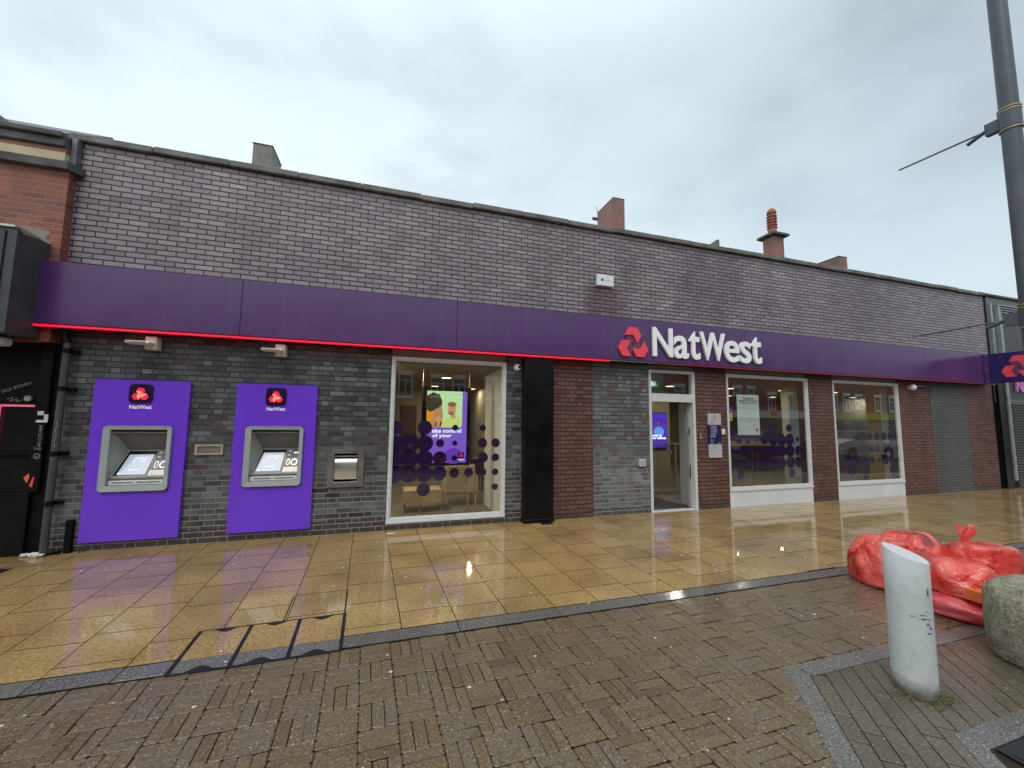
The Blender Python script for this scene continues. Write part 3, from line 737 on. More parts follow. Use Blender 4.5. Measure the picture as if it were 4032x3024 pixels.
dots('vinyl_dot',w3,{1.588:[(19.65,.045)],1.405:[(16.65,.08),(17.7,.09),(18.7,.1),(19.65,.09),(20.5,.085)],1.135:[(15.5,.1),(16.7,.1),(17.7,.1),(18.8,.12),(19.65,.12),(20.5,.1)],
  .86:[(13.6,.12),(14.6,.12),(15.7,.07),(16.75,.08),(17.8,.055),(18.7,.125),(19.8,.13),(20.5,.08)],.62:[(13.8,.13),(15.7,.04),(19.75,.115)],.43:[(15.7,.1)]})
# entrance
mb=MB(); dx0,dx1=4.726,5.807
mb.bbox(dx0,dx0+.055,-.014,.10,.012,2.706,.003).bbox(dx1-.06,dx1,-.014,.10,.012,2.706,.003).bbox(dx0+.055,dx1-.06,-.013,.10,2.655,2.706,.003).bbox(dx0+.055,dx1-.06,-.016,.10,2.085,2.245,.003).bbox(dx0,dx1,-.03,.11,.0,.0115,.003)
door=mb.build('door_frame',M['white_alu'],bank)
MB().box(dx0+.056,dx1-.061,.03,.038,2.246,2.654).build('glass',M['glass'],door)
leaf=MB()
leaf.prism([(5.755,.105,.015),(5.80,.105,.015),(5.93,.56,.015),(5.885,.57,.015)],(0,0,2.06)); leaf.build('door_leaf',M['white_panel'],bank)
MB().bbox(4.785,4.83,.10,.16,.015,2.08,.004).bbox(5.715,5.752,.101,.19,.015,2.08,.004).build('sliding_door_edge',M['grey_alu'],bank)
MB().box(5.72,5.735,.09,.0995,1.45,1.58).box(5.72,5.735,.09,.0995,.6,.85).build('lock_plate',M['black_soft'],bank)
MB().box(5.96,6.05,.241,.60,0,2.61).build('partition',M['int_wall'],bank)

# glass balustrade with rails inside the door
t_=thing('balustrade','low glass barrier with brass top rail inside the open entrance','balustrade',(6.3,1.75,0))
brass=plain('pale brass rail',(.62,.56,.42),.35)
MB().box(5.3,7.05,1.73,1.77,1.14,1.18).build('rail',brass,t_); MB().box(5.3,7.05,1.735,1.765,.04,.08).build('rail',brass,t_)
MB().box(5.3,6.12,1.745,1.752,.08,1.14).box(6.18,7.05,1.745,1.752,.08,1.14).build('glass_panel',M['glass_in'],t_)
MB().box(6.70,6.75,1.70,1.728,0.0,1.135).build('post',brass,t_)
for x in (6.58,6.86):
    for z in (.28,.95): MB().tube((x,1.70,z),(x,1.745,z),.032,n=12).build('clamp',brass,t_)
# second low barrier behind the middle window
t_=thing('balustrade','glass barrier with slim post standing behind the poster window','balustrade',(8.4,1.0,0))
MB().box(7.3,9.6,.97,1.03,1.15,1.255).build('rail',M['wood'],t_)
MB().box(7.3,9.6,.995,1.003,.1,1.2).build('glass_panel',M['glass_in'],t_)
MB().tube((8.37,1.02,0),(8.37,1.02,1.229),.014,n=10).tube((8.37,.985,.45),(8.37,.99,.45),.03,n=10).build('post',M['steel_b'],t_)

# downlights
ZC=2.62
cl_=thing('ceiling_light','round warm downlight above the advert screen, the larger nearer one',"ceiling light",(1.15,2.30,ZC),'recessed ceiling lights')
MB().lathe((1.15,2.30,ZC),[(.11,.0),(.135,-.001),(.135,-.010),(.11,-.012)],24).build('rim',M['white_alu'],cl_)
MB().add([(1.15+.11*math.cos(6.2832*k/20),2.30+.11*math.sin(6.2832*k/20),ZC-.006) for k in range(20)],[tuple(range(20))[::-1]]).build('lamp',emis('lit downlight lens',(1,.86,.5),7),cl_)
al=bpy.data.lights.new('downlight_beam','AREA'); al.shape='DISK'; al.size=.18; al.energy=10; al.color=(1,.88,.7)
alo=bpy.data.objects.new('downlight_beam',al); COL.objects.link(alo); alo.parent=cl_; alo.location=(0,0,-.02)
DL=[(1.15,4.68,'small warm downlight farther back over the advert screen'),(2.3,5.2,'downlight right of the advert screen near the window edge'),(6.87,2.03,'downlight glowing through the pane above the door'),
    (8.73,1.94,'upper left downlight in the poster window'),(11.1,4.25,'lower left downlight beside the closing notice'),(10.55,1.88,'brightest downlight at the upper right of the poster window'),(12.9,4.1,'downlight beside the yellow banner reflection'),
    (12.4,1.77,'downlight at the left edge of the far right window'),(15.35,3.1,'bright downlight in the middle of the far right window'),(7.6,6.2,'downlight deep behind the lobby wall'),(-.25,.8,'unseen fill light added behind the wall left of the advert window')]
for x,y,l in DL:
    c=copy_tree(cl_,loc=(x,y,ZC)); c['label']='round '+l
al2=bpy.data.lights.new('added_fill_beam','AREA'); al2.shape='DISK'; al2.size=.15; al2.energy=34; al2.color=(1,.84,.6)  # stronger beam for the added unseen lamp that brightens armchair and table
for c_ in c.children:
    if c_.type=='LIGHT': c_.data=al2
# advert screen on poles behind the left window
t_=thing('digital_screen','tall lit advert screen on two poles reading Take control of your','screen',(.97,.8,0))
MB().tube((.545,.86,0),(.545,.86,2.615),.016,n=12).build('pole',M['steel_b'],t_); MB().tube((1.40,.86,0),(1.40,.86,2.615),.016,n=12).build('pole',M['steel_b'],t_)
MB().bbox(.525,1.42,.80,.88,.86,2.29,.01).build('housing',M['black_gloss'],t_)
E_=lambda n,c,s=.9: emis(n,c,s,.1)
sv=E_('screen violet',(.22,.11,.62)); sg=E_('screen green',(.55,.85,.42)); hair=E_('screen dark hair',(.05,.045,.025)); skin=E_('screen skin',(.75,.33,.17)); ora=E_('screen orange',(.85,.3,.02)); lime=E_('screen lime shirt',(.6,.75,.22)); sw=E_('screen white',(.9,.98,1),1.0); vd=E_('screen deep violet',(.14,.05,.45)); skd=E_('screen tan',(.5,.27,.12)); br=E_('screen auburn',(.3,.13,.05)); tn=E_('screen tile',(.03,.01,.06)); rd=E_('screen red',(1,.03,.08))
sc=MB(); yv=.796
def poly(pts,m,dy): sc.add([(.61+p[0]*.735,yv-dy,.915+p[1]*1.295) for p in pts],[tuple(range(len(pts)))],m)
def blob2(cx,cz,rx,rz,m,dy,n=20,w=0,ph=0): poly([(cx+rx*math.cos(6.2832*k/n)*(1+w*math.sin(5*k+ph)),cz+rz*math.sin(6.2832*k/n)*(1+w*math.cos(4*k+ph))) for k in range(n)],m,dy)
poly([(0,0),(1,0),(1,1),(0,1)],0,0)
poly([(0,.49),(.84,.49),(.88,.52),(.88,1),(0,1)],1,.0008)
poly([(0,.49),(.38,.49),(.4,.66),(.36,.8),(.2,.83),(0,.8)],8,.0016)              # shoulder of the nearer figure
poly([(0,.56),(.1,.55),(.16,.62),(.18,.72),(.04,.74),(0,.7)],4,.0024)
poly([(.36,.49),(.78,.49),(.86,.53),(.88,.6),(.80,.64),(.66,.66),(.52,.62),(.4,.58)],5,.0024)
blob2(.62,.74,.105,.088,3,.0032); poly([(.56,.70),(.70,.70),(.72,.62),(.62,.61)],3,.0028)
blob2(.62,.815,.11,.035,9,.004,w=.05); blob2(.60,.69,.07,.028,9,.0042)
poly([(.57,.703),(.605,.70),(.60,.696),(.575,.697)],6,.005)
blob2(.575,.752,.009,.007,2,.005,10); blob2(.635,.755,.009,.007,2,.005,10)
poly([(.28,.86),(.38,.84),(.37,.76),(.33,.72),(.24,.74)],8,.0036)
blob2(.17,.86,.2,.115,2,.0045,w=.08); blob2(.10,.78,.13,.07,2,.005,w=.1,ph=2)
poly([(.12,.52),(.34,.52),(.37,.60),(.30,.66),(.2,.6)],3,.0052)
for k in range(4): poly([(.14+k*.06,.51),(.18+k*.06,.51),(.19+k*.06,.57),(.16+k*.06,.58)],2 if k%2 else 8,.0058)
blob2(.68,.09,.22,.11,7,.0012)
sc.add([(x,y-.0,z) for x,y,z in rrect(.61+.80*.735,.61+.95*.735,.915+.06*1.295,.915+.145*1.295,.018,yv-.003)],[tuple(range(24))],10)
for ax,az in ((.875,.122),(.852,.092),(.898,.092)): blob2(ax,az,.024,.014,11,.004,6)
text(sc,'Take control',(.645,yv-.0075,1.452),XU,ZU,box=(.60,.075),m=6,bold=.03)
text(sc,'of your',(.72,yv-.0075,1.352),XU,ZU,box=(.35,.085),m=6,bold=.03)
text(sc,'money',(.61+.16*.735,yv-.003,.915+.29*1.295),XU,ZU,w=.2,m=0,bold=.03)
text(sc,'NatWest',(.61+.805*.735,yv-.004,.915+.03*1.295),XU,ZU,w=.1,m=6,bold=.05)
sc.build('display',[sv,sg,hair,skin,ora,lime,sw,vd,skd,br,tn,rd],t_)
# armchair
t_=thing('armchair','beige upholstered armchair seen from behind under the advert screen','armchair',(1.36,1.6,0))
MB().bbox(1.05,1.66,1.42,1.50,.24,.80,.03).build('backrest',M['fabric'],t_)
MB().bbox(1.05,1.12,1.505,2.0,.24,.60,.02).build('armrest',M['fabric'],t_); MB().bbox(1.66,1.73,1.44,2.0,.24,.58,.02).build('armrest',M['fabric'],t_)
MB().bbox(1.122,1.655,1.505,2.02,.24,.44,.03).build('seat',M['fabric'],t_)
for x,y in ((1.06,1.44),(1.68,1.46),(1.08,1.97),(1.68,1.97)): MB().tube((x,y,.24),(x,y,0.001),.018,.012,10).build('leg',M['wood'],t_)
t_=thing('side_table','low oak box table on thin dark legs beside the armchair','table',(.6,1.2,0))
MB().bbox(.27,.95,1.05,1.5,.16,.40,.006).build('table_box',M['wood'],t_)
for x in (.30,.92):
    for y in (1.08,1.46): MB().tube((x,y,.159),(x,y,0.001),.008,n=8).build('leg',M['black_soft'],t_)
t_=thing('desk','dark desk with brown top deep behind the partition of the left window','desk',(2.2,3.2,0))
MB().bbox(1.9,2.5,2.9,3.5,.72,.76,.006).build('desk_top',M['int_brown'],t_); MB().box(1.95,2.45,2.95,3.45,0.001,.719).build('pedestal',M['dark_fab'],t_)
t_=thing('task_chair','black office chair standing right of the beige armchair','chair',(2.15,2.2,0))
MB().bbox(1.95,2.35,2.0,2.4,.40,.48,.03).build('seat',M['dark_fab'],t_); MB().bbox(1.97,2.33,2.36,2.43,.485,.95,.03).build('backrest',M['dark_fab'],t_)
for x in (1.98,2.32):
    for y in (2.03,2.37): MB().tube((x,y,.399),(x,y,.001),.015,n=8).build('leg',M['wood'],t_)
t_=tag(MB().bbox(2.40,2.54,2.6,2.61,1.45,1.75,.003).build('wall_notice',M['navy']),'small dark notice on the cream partition right of the screen','notice')
# screen inside the entrance
t_=thing('lobby_screen','blue wall screen with a reclining figure seen through the open door','screen',(7.2,3.02,1.4))
MB().bbox(6.93,7.52,2.99,3.045,.95,1.96,.01).build('housing',M['black_gloss'],t_)
sc=MB(); 
sc.add([(6.95,2.985,.97),(7.50,2.985,.97),(7.50,2.985,1.94),(6.95,2.985,1.94)],[(0,1,2,3)],0)
def bl(cx,cz,rx,rz,m,dy,n=18): sc.add([(cx+rx*math.cos(6.2832*k/n),2.985-dy,cz+rz*math.sin(6.2832*k/n)) for k in range(n)],[tuple(range(n))],m)
bl(7.24,1.42,.17,.14,1,.001); bl(7.22,1.66,.055,.075,2,.002); bl(7.22,1.70,.065,.055,3,.0015); bl(7.05,1.58,.06,.035,2,.0008); bl(7.40,1.57,.05,.035,2,.0008)
text(sc,'Power up',(6.97,2.982,1.26),XU,ZU,w=.36,m=4,bold=.04); text(sc,'your business',(6.97,2.982,1.19),XU,ZU,w=.5,m=4,bold=.04)
sc.build('display',[E_('lobby blue',(.07,.03,.5),.8),E_('lobby light blue',(.12,.3,.8),.8),E_('lobby skin',(.25,.12,.1),.5),E_('lobby dark',(.02,.015,.03),.5),sw],t_)
# exit sign
t_=thing('exit_sign','green running man emergency exit sign above the doorway','exit sign',(5.2,.62,2.5))
MB().bbox(4.98,5.42,.62,.64,2.43,2.57,.004).build('panel',emis('exit green',(.0,.16,.08),.6),t_)
mb=MB().box(5.05,5.062,.612,.619,2.46,2.53).prism([(5.03,.612,2.525),(5.082,.612,2.525),(5.056,.612,2.55)],(0,.006,0))
mb.box(5.23,5.30,.612,.619,2.45,2.55); mb.tube((5.34,.612,2.535),(5.34,.619,2.535),.011,n=10); mb.box(5.325,5.35,.612,.619,2.475,2.52).box(5.305,5.322,.612,.619,2.455,2.475).box(5.352,5.372,.612,.619,2.455,2.475)
mb.build('pictogram',emis('exit white',(.8,1,.9),.9),t_)

# poster and vinyls
t_=thing('closing_notice','large white closing notice poster taped inside the window right of the door','poster',(7.23,.06,1.86))
MB().box(6.93,7.53,.052,.056,1.44,2.288).build('sheet',M['paper'],t_)
mb=MB(); yp=.0505
for s,z,w in (('This branch is',2.185,.31),('permanently closing on',2.135,.52),('12 May 2025 at 12.30',2.085,.44)): text(mb,s,(7.235,yp,z),XU,ZU,box=(w,.042),m=0,bold=.035,align='c')
for k in range(5): text(mb,('You can still bank with us','in lots of ways online','Your nearest branches','and in the mobile app','We are here to help')[k],(6.985,yp,2.00-k*.045),XU,ZU,h=.014,m=1)
for k in range(6): text(mb,('Post Office','Cash machines','Telephone banking','Community banker','Speak to us today','Find out more')[k],(7.26,yp,2.00-k*.04),XU,ZU,h=.013,m=1)
text(mb,'Please ask our staff if you would like more information',(6.985,yp,1.765),XU,ZU,w=.5,m=1); text(mb,'We will be happy to talk about your banking needs',(6.985,yp,1.715),XU,ZU,w=.48,m=1)
mb.add(rrect(7.41,7.475,1.515,1.58,.014,yp),[tuple(range(24))],2); text(mb,'NatWest',(7.443,yp,1.493),XU,ZU,w=.065,m=0,bold=.03,align='c')
mb.build('print',[M['ink'],M['grey_ink'],M['logo_red']],t_)
t_=thing('window_sticker','yellow and violet sticker stuck at the left edge of the poster window','sticker',(6.75,.05,1.9))
MB().box(6.66,6.80,.0515,.0545,1.73,1.90).build('yellow_part',M['yellow'],t_); MB().box(6.66,6.79,.0516,.0546,1.9005,2.02).build('violet_part',M['violet'],t_)

# ------------------------------------------------------------------ logo
def logo(mb,O,a,N_=(0,-1,0),U=(1,0,0),mr=0,ms=1,depth=.02,third=True):
    U=Vector(U);N_=Vector(N_);Vv=Vector((0,0,1)); O=Vector(O); s=1.7*a
    for k in range(3):
        rot=math.radians(120*k); cx,cy=0,s/math.sqrt(3)
        cx,cy=cx*math.cos(rot)-cy*math.sin(rot),cx*math.sin(rot)+cy*math.cos(rot)
        def P(i,f=1.0):
            if i is None: return (cx,cy)
            t=math.radians(60*i)+rot; return (cx+a*f*math.cos(t),cy+a*f*math.sin(t))
        W3=lambda p,d: O+U*p[0]+Vv*p[1]+N_*d
        for q in ([P(3),P(None),P(1),P(2)],[P(None),P(5),P(0),P(1)]):
            q=[P_ for P_ in q]; mb.prism([W3(p,0) for p in q],N_*depth,mr)
        if third: mb.prism([W3(p,0) for p in [P(3),P(4),P(5),P(None)]],N_*(depth*(.45+.07*k)),ms)

# ------------------------------------------------------------------ fascia sign
fas=thing('fascia_sign','long purple sign band with red logo and raised white letters along the wall','shop sign',(5.5,-.13,2.8))
FY=-.24
seams=[-4.24,-2.04,.96,3.75,6.9,9.7,12.6,15.55]
for a,b in zip(seams[:-1],seams[1:]):
    MB().bbox(a+.0015,b-.0015,FY,-.003,2.81,3.60,.006).build('panel',M['fascia'],fas)
MB().bbox(-4.235,3.75,FY+.004,FY+.05,2.775,2.80,.004).build('light_strip',M['red_on'],fas)
MB().bbox(4.75,15.5,FY+.004,FY+.05,2.782,2.805,.004).build('light_strip',M['red_off'],fas)
MB().bbox(3.752,4.748,FY+.02,FY+.04,2.79,2.808,.002).build('light_tray',M['grey_alu'],fas)
MB().box(-4.2,15.5,FY+.06,-.002,2.79,2.8095).build('soffit',M['black_soft'],fas)
mb=MB(); logo(mb,(4.215,FY-.0,3.115),.17,depth=.045); mb.build('logo',[M['logo_red'],M['logo_shade']],fas)
for ch,a,b,z0,z1 in (('N',4.700,5.150,2.915,3.468),('a',5.172,5.520,2.903,3.345),('t',5.540,5.795,2.900,3.455),('W',5.800,6.425,2.905,3.465),('e',6.405,6.782,2.900,3.335),('s',6.800,7.095,2.898,3.343),('t',7.112,7.378,2.900,3.460)):
    mb=MB(); s=.985; text(mb,ch,(a*s,FY-.06,z0),XU,ZU,box=((b-a)*s,z1-z0),bold=.014,depth=.045,res=6)
    mb.build('letter',M['letter_w'],fas)
# blade sign
bl_=thing('projecting_sign','navy projecting sign with red emblem at the right end of the purple band','projecting sign',(15.07,-.8,2.8))
MB().bbox(15.0,15.16,-1.5,-.34,2.80,3.57,.006).build('panel',M['navy'],bl_)
MB().bbox(14.99,15.17,-.339,-.245,2.795,3.575,.004).build('bracket',M['fascia'],bl_)
mb=MB(); logo(mb,(15.0,-.86,3.16),.165,N_=(-1,0,0),U=(0,-1,0),depth=.008); mb.build('logo',[M['logo_red'],M['logo_shade']],bl_)
mb=MB()
for z in (2.84,3.19,3.53): mb.tube((14.984,-.31,z),(14.989,-.31,z),.014,n=10)
mb.build('bolt',M['steel_b'],bl_)

# ------------------------------------------------------------------ cash machines
PX=lambda x: x
def rect_loop(x0,x1,z0,z1,y,n=24):
    """n=24 loop matching rrect ordering (corner points repeated)"""
    out=[]
    for cx,cz in ((x1,z1),(x0,z1),(x0,z0),(x1,z0)): out += [(cx,y,cz)]*6
    return out
atm=thing('cash_machine','violet wall cash machine farthest left, next to the black drainpipe','cash machine',(-3.137,0,0),'cash machines set in the brick wall')
x0,x1,z0,z1=-3.651,-2.623,.112,2.164
px0,px1,pz0,pz1=-3.503,-2.772,.728,1.568
MB().ring([(x0,-.05,z0),(x1,-.05,z0),(x1,-.05,z1),(x0,-.05,z1)],[(px0,-.05,pz0),(px1,-.05,pz0),(px1,-.05,pz1),(px0,-.05,pz1)],(0,.047,0)).build('surround_panel',M['violet'],atm)
bez=MB(); ix0,ix1,iz0,iz1=-3.43,-2.825,.80,1.515
bez.ring(rrect(px0+.003,px1-.003,pz0+.003,pz1-.003,.045,-.085),rrect(ix0,ix1,iz0,iz1,.008,-.075),(0,.10,0)); bez.build('bezel',M['atm_grey'],atm)
hood=MB()   # recess: side cheeks, sloping hood back
by=.20; bx0,bx1=-3.35,-2.84; bz=1.235
hood.quad([(ix0,.0,iz0),(ix0,.0,iz1),(bx0,by,bz+.02),(bx0,by,.98)],1).quad([(ix1,.0,iz1),(ix1,.0,iz0),(bx1,by,.98),(bx1,by,bz+.02)],1)
hood.quad([(ix0,.005,iz1-.03),(ix1,.005,iz1-.03),(bx1,by,bz),(bx0,by,bz)],0)
hood.bbox(ix0+.002,ix1-.002,-.05,.01,iz1-.022,iz1-.002,.003,2)
hood.bbox(ix0+.002,ix1-.002,-.045,.0,iz1-.04,iz1-.028,.002,3)
hood.build('hood',[M['atm_dark'],M['atm_grey'],M['black_gloss'],M['steel_b']],atm)
con=MB(); # console slope from (y=.0,z=.90) up to back (y=by,z=bz)
def C(u,v,d=0):   # u 0..1 across, v 0..1 up the slope
    f0=Vector((ix0+.005+(ix1-ix0-.01)*u,.0,.905)); f1=Vector((bx0+(bx1-bx0)*u,by,bz)); p=f0.lerp(f1,v); n=Vector((0,-.86,.5)); return p+n*d
con.quad([C(0,0),C(1,0),C(1,1),C(0,1)],0)
con.quad([C(.03,.03,.002),C(.64,.03,.002),C(.64,.95,.002),C(.03,.95,.002)],1)
con.quad([C(.66,.03,.003),C(.99,.03,.003),C(.99,.22,.003),C(.66,.22,.003)],2)
con.quad([C(.66,.23,.003),C(.99,.23,.003),C(.99,.60,.003),C(.66,.60,.003)],1)
con.quad([C(.66,.61,.003),C(.99,.61,.003),C(.99,.97,.003),C(.66,.97,.003)],3)
con.build('console',[M['atm_grey'],M['black_gloss'],M['steel'],M['atm_dark']],atm)
scr=MB(); scr.quad([C(.09,.07,.004),C(.60,.07,.004),C(.60,.82,.004),C(.09,.82,.004)],0)
for v,a,b in ((.66,.22,.50),(.56,.22,.28),(.56,.38,.48),(.24,.24,.44)): scr.quad([C(a,v,.005),C(b,v,.005),C(b,v+.022,.005),C(a,v+.022,.005)],1)
so_=Vector(C(.115,.12,.006)); scr.add([so_+Vector((.012*math.cos(6.28*k/14),.005*math.sin(6.28*k/14),.010*math.sin(6.28*k/14))) for k in range(14)],[tuple(range(14))],1)
scr.build('screen',[M['led_cool'],M['led_cool2']],atm)
key=MB()
for i in range(5):
    for j in range(2): key.quad([C(.68+i*.06,.06+j*.08,.008),C(.725+i*.06,.06+j*.08,.008),C(.725+i*.06,.12+j*.08,.008),C(.68+i*.06,.12+j*.08,.008)],0)
key.build('keypad',M['steel'],atm)
rd_=MB()
def cring(cu,cv,ru,rv,m,cap=0):
    pts=lambda f:[Vector(C(cu+ru*f*math.cos(6.2832*k/20),cv+(cap*(1 if math.sin(6.2832*k/20)>0 else -1))+rv*f*math.sin(6.2832*k/20),.006)) for k in range(20)]
    rd_.ring(pts(1),pts(.78),(0,.002,-.001),m)
cring(.735,.42,.035,.07,0,.05); cring(.875,.42,.075,.13,0)
rd_.quad([C(.83,.78,.006),C(.98,.78,.006),C(.98,.84,.006),C(.83,.84,.006)],0); rd_.quad([C(.69,.84,.006),C(.77,.84,.006),C(.77,.92,.006),C(.69,.92,.006)],1); rd_.quad([C(.69,.67,.006),C(.76,.67,.006),C(.76,.75,.006),C(.69,.75,.006)],1)
rd_.build('card_reader',[M['steel_b'],M['slot_l']],atm)
lip=MB().bbox(ix0+.004,ix1-.004,-.03,.001,.885,.903,.003,0).bbox(ix0+.004,ix1-.004,-.018,.0,.862,.884,.002,1).bbox(ix0+.004,ix1-.004,-.035,.0,.803,.861,.006,2)
lip.bbox(ix0+.05,ix0+.27,-.037,-.0352,.828,.843,.0005,1).bbox(ix0+.31,ix1-.05,-.037,-.0352,.828,.843,.0005,1)
lip.build('cash_slot',[M['steel_b'],M['steel'],M['slot_l']],atm)
tl=MB().prism(rrect(-3.283,-3.027,1.862,2.112,.05,-.0505),(0,-.012,0)).build('logo_tile',M['tile_dark'],atm); 
mb=MB(); logo(mb,(-3.158,-.064,1.972),.048,depth=.004); mb.build('emblem',[emis('lit red emblem',(1,.02,.06),.75),emis('lit coral emblem',(1,.32,.22),.8)],tl)
mb=MB(); text(mb,'NatWest',(-3.150,-.0515,1.786),XU,ZU,box=(.24,.05),bold=.03,align='c'); mb.build('lettering',M['letter_w'],atm)
a2=copy_tree(atm,loc=(-3.137+1.572,0,.004)); a2['label']='violet wall cash machine between the letter slot and the steel deposit box'
# night deposit box
t_=thing('deposit_box','square stainless steel deposit drawer right of the violet cash machines','deposit box',(-.615,0,.95))
O=[(-.868,-.03,.676),(-.365,-.03,.676),(-.365,-.03,1.237),(-.868,-.03,1.237)]; I=[(-.775,-.03,.755),(-.455,-.03,.755),(-.455,-.03,1.17),(-.775,-.03,1.17)]
MB().ring(O,I,(0,.029,0)).build('frame',M['steel'],t_)
dr=MB(); prof=[(-.0,1.10),(-.025,1.085),(-.04,1.03),(-.042,.93),(-.03,.84),(-.005,.79)]
dr.add([(x,y,z) for x in (-.768,-.462) for y,z in prof],[(i,i+1,7+i,6+i) for i in range(5)],0,True); dr.box(-.775,-.455,.05,.06,.755,1.17,1)
dr.bbox(-.775,-.455,-.025,.02,1.12,1.135,.003,0); dr.build('drawer',[M['steel_b'],M['black_soft']],t_)
MB().bbox(-.79,-.44,-.034,-.0305,.742,.754,.002).build('lip',M['steel_b'],t_)
# letter slot
t_=thing('letter_slot','small beige letter plate between the two violet cash machines','letter slot',(-2.36,0,1.24))
MB().ring([(-2.526,-.025,1.174),(-2.198,-.025,1.174),(-2.198,-.025,1.317),(-2.526,-.025,1.317)],[(-2.495,-.025,1.2),(-2.225,-.025,1.2),(-2.225,-.025,1.29),(-2.495,-.025,1.29)],(0,.024,0)).build('frame',M['pale_beige'],t_)
MB().prism([(-2.496,.0,1.199),(-2.224,.0,1.199),(-2.224,-.012,1.291),(-2.496,-.012,1.291)],(0,.01,0)).build('flap',plain('tan metal flap',(.22,.19,.145),.5),t_)
# wall lights under the fascia
for nm,xc,lab,dz in (('a',-3.07,'weathered white bulkhead light above the leftmost cash machine',0),('b',-1.555,'cream bulkhead light above the second cash machine',-.0)):
    t_=thing('wall_light',lab,'wall light',(xc,0,2.64+dz),'bulkhead lights under the sign band')
    MB().bbox(xc-.065,xc+.065,-.14,-.001,2.57,2.745,.012).build('housing',M['light_beige'],t_)
    mb=MB().bbox(xc-.20,xc+.06,-.29,-.142,2.62,2.655,.01)
    mb.build('lamp_head',M['light_beige'],t_)
    mb=MB()
    for i in range(12): mb.bbox(xc-.185+i*.018,xc-.175+i*.018,-.294,-.2905,2.628,2.65,.001)
    mb.build('grille',plain('tan grille '+nm,(.22,.18,.1),.6),t_)
# cameras
t_=thing('dome_camera','white dome security camera left of the black pilaster','security camera',(2.05,-.05,2.6))
MB().tube((2.05,-.001,2.6),(2.05,-.06,2.6),.062,.058,24).sphere((2.05,-.062,2.6),.056,(1,.6,1)).build('body',M['white'],t_)
MB().sphere((2.066,-.075,2.605),.034,(1,.75,1)).build('lens_dome',M['black_gloss'],t_)
t_=thing('bullet_camera','white bullet security camera right of the far right window','security camera',(12.4,-.1,2.62))
MB().sphere((12.36,-.09,2.62),.075,(1,1,1)).tube((12.36,-.08,2.62),(12.36,-.001,2.62),.05,n=16).build('body',M['white'],t_)
MB().tube((12.40,-.12,2.62),(12.50,-.2,2.62),.05,n=14).build('lens',M['black_gloss'],t_)
MB().bbox(12.62,12.70,-.06,-.001,2.63,2.68,.005).build('mount',M['black_soft'],t_)
# alarm box
t_=thing('alarm_box','white alarm box on the upper wall above the red emblem','alarm box',(3.77,-.03,4.33))
MB().bbox(3.60,3.945,-.075,-.001,4.232,4.448,.008).build('box',M['white'],t_)
mb=MB(); mb.add([(3.70+.028*math.cos(6.28*k/6),-.0758,4.345+.034*math.sin(6.28*k/6)) for k in range(6)],[tuple(range(6))],0); text(mb,'SECURITAS',(3.745,-.0758,4.325),XU,ZU,w=.16,m=1); mb.build('print',[M['ink'],M['grey_ink']],t_)
# opening hours sign
t_=thing('opening_hours_sign','three part silver and navy opening hours sign right of the door','sign',(6.25,-.03,1.4))
MB().bbox(6.094,6.412,-.035,-.001,1.647,1.877,.003).build('panel',M['silver'],t_); MB().bbox(6.100,6.408,-.032,-.001,1.257,1.646,.003).build('panel',M['navy'],t_); MB().bbox(6.096,6.412,-.035,-.001,.990,1.256,.003).build('panel',M['silver'],t_)
mb=MB(); logo(mb,(6.25,-.036,1.818),.018,depth=.002,mr=0,ms=0)
text(mb,'NatWest',(6.25,-.0365,1.765),XU,ZU,w=.085,m=1,bold=.03,align='c')
for k,s in enumerate(('Welcome to','our branch','London')): text(mb,s,(6.14,-.0365,1.728-k*.03),XU,ZU,h=.015,m=1,bold=.02)
for k,s in enumerate(('Mon  9.30am-3.30pm','Tue  9.30am-3.30pm','Wed  10.00am-3.30pm','Thu  9.30am-3.30pm','Fri  9.30am-3.30pm','Sat  Closed','Sun  Closed')): text(mb,s,(6.135,-.0335,1.612-k*.035),XU,ZU,h=.019,m=2,bold=.03)
for k,s in enumerate(('Bank holidays','Closed','Sort code')): text(mb,s,(6.135,-.0335,1.335-k*.03),XU,ZU,h=.015,m=2,bold=.02)
text(mb,'natwest.com',(6.3,-.0335,1.275),XU,ZU,w=.085,m=2,bold=.03)
for k,s in enumerate(('Our services','Cash machine','Hearing loop','Level access','Assistance')): text(mb,s,(6.17,-.0365,1.215-k*.038),XU,ZU,h=.014,m=1); 
for k in range(3): mb.box(6.135,6.15,-.0375,-.036,1.175-k*.038,1.19-k*.038,1)
mb.build('print',[M['logo_red'],M['grey_ink'],M['white']],t_)
t_=thing('door_bell','small cream doorbell unit right of the opening hours sign','doorbell',(6.48,0,1.5)); MB().bbox(6.437,6.52,-.03,-.001,1.455,1.565,.006).build('case',M['light_beige'],t_); MB().tube((6.49,-.0305,1.49),(6.49,-.034,1.49),.008,n=10).build('button',plain('red button',(.4,.05,.04)),t_)
t_=thing('key_switch','round steel key switch with a hanging tag left of the sign','key switch',(5.9,0,1.45)); MB().tube((5.903,-.001,1.46),(5.903,-.02,1.46),.03,n=18).build('barrel',M['steel_b'],t_); MB().box(5.90,5.912,-.02,-.017,1.37,1.43).build('tag',M['white'],t_)
t_=thing('intercom','grey square intercom box on blue grey brick left of the door','intercom',(4.52,0,.92)); MB().bbox(4.452,4.598,-.07,-.001,.858,.995,.012).build('case',M['silver'],t_); mb=MB().ring([(4.525+.035*math.cos(6.28*k/20),-.0705,.925+.035*math.sin(6.28*k/20)) for k in range(20)],[(4.525+.028*math.cos(6.28*k/20),-.0705,.925+.028*math.sin(6.28*k/20)) for k in range(20)],(0,-.003,0)); mb.build('ring',M['grey_ink'],t_)

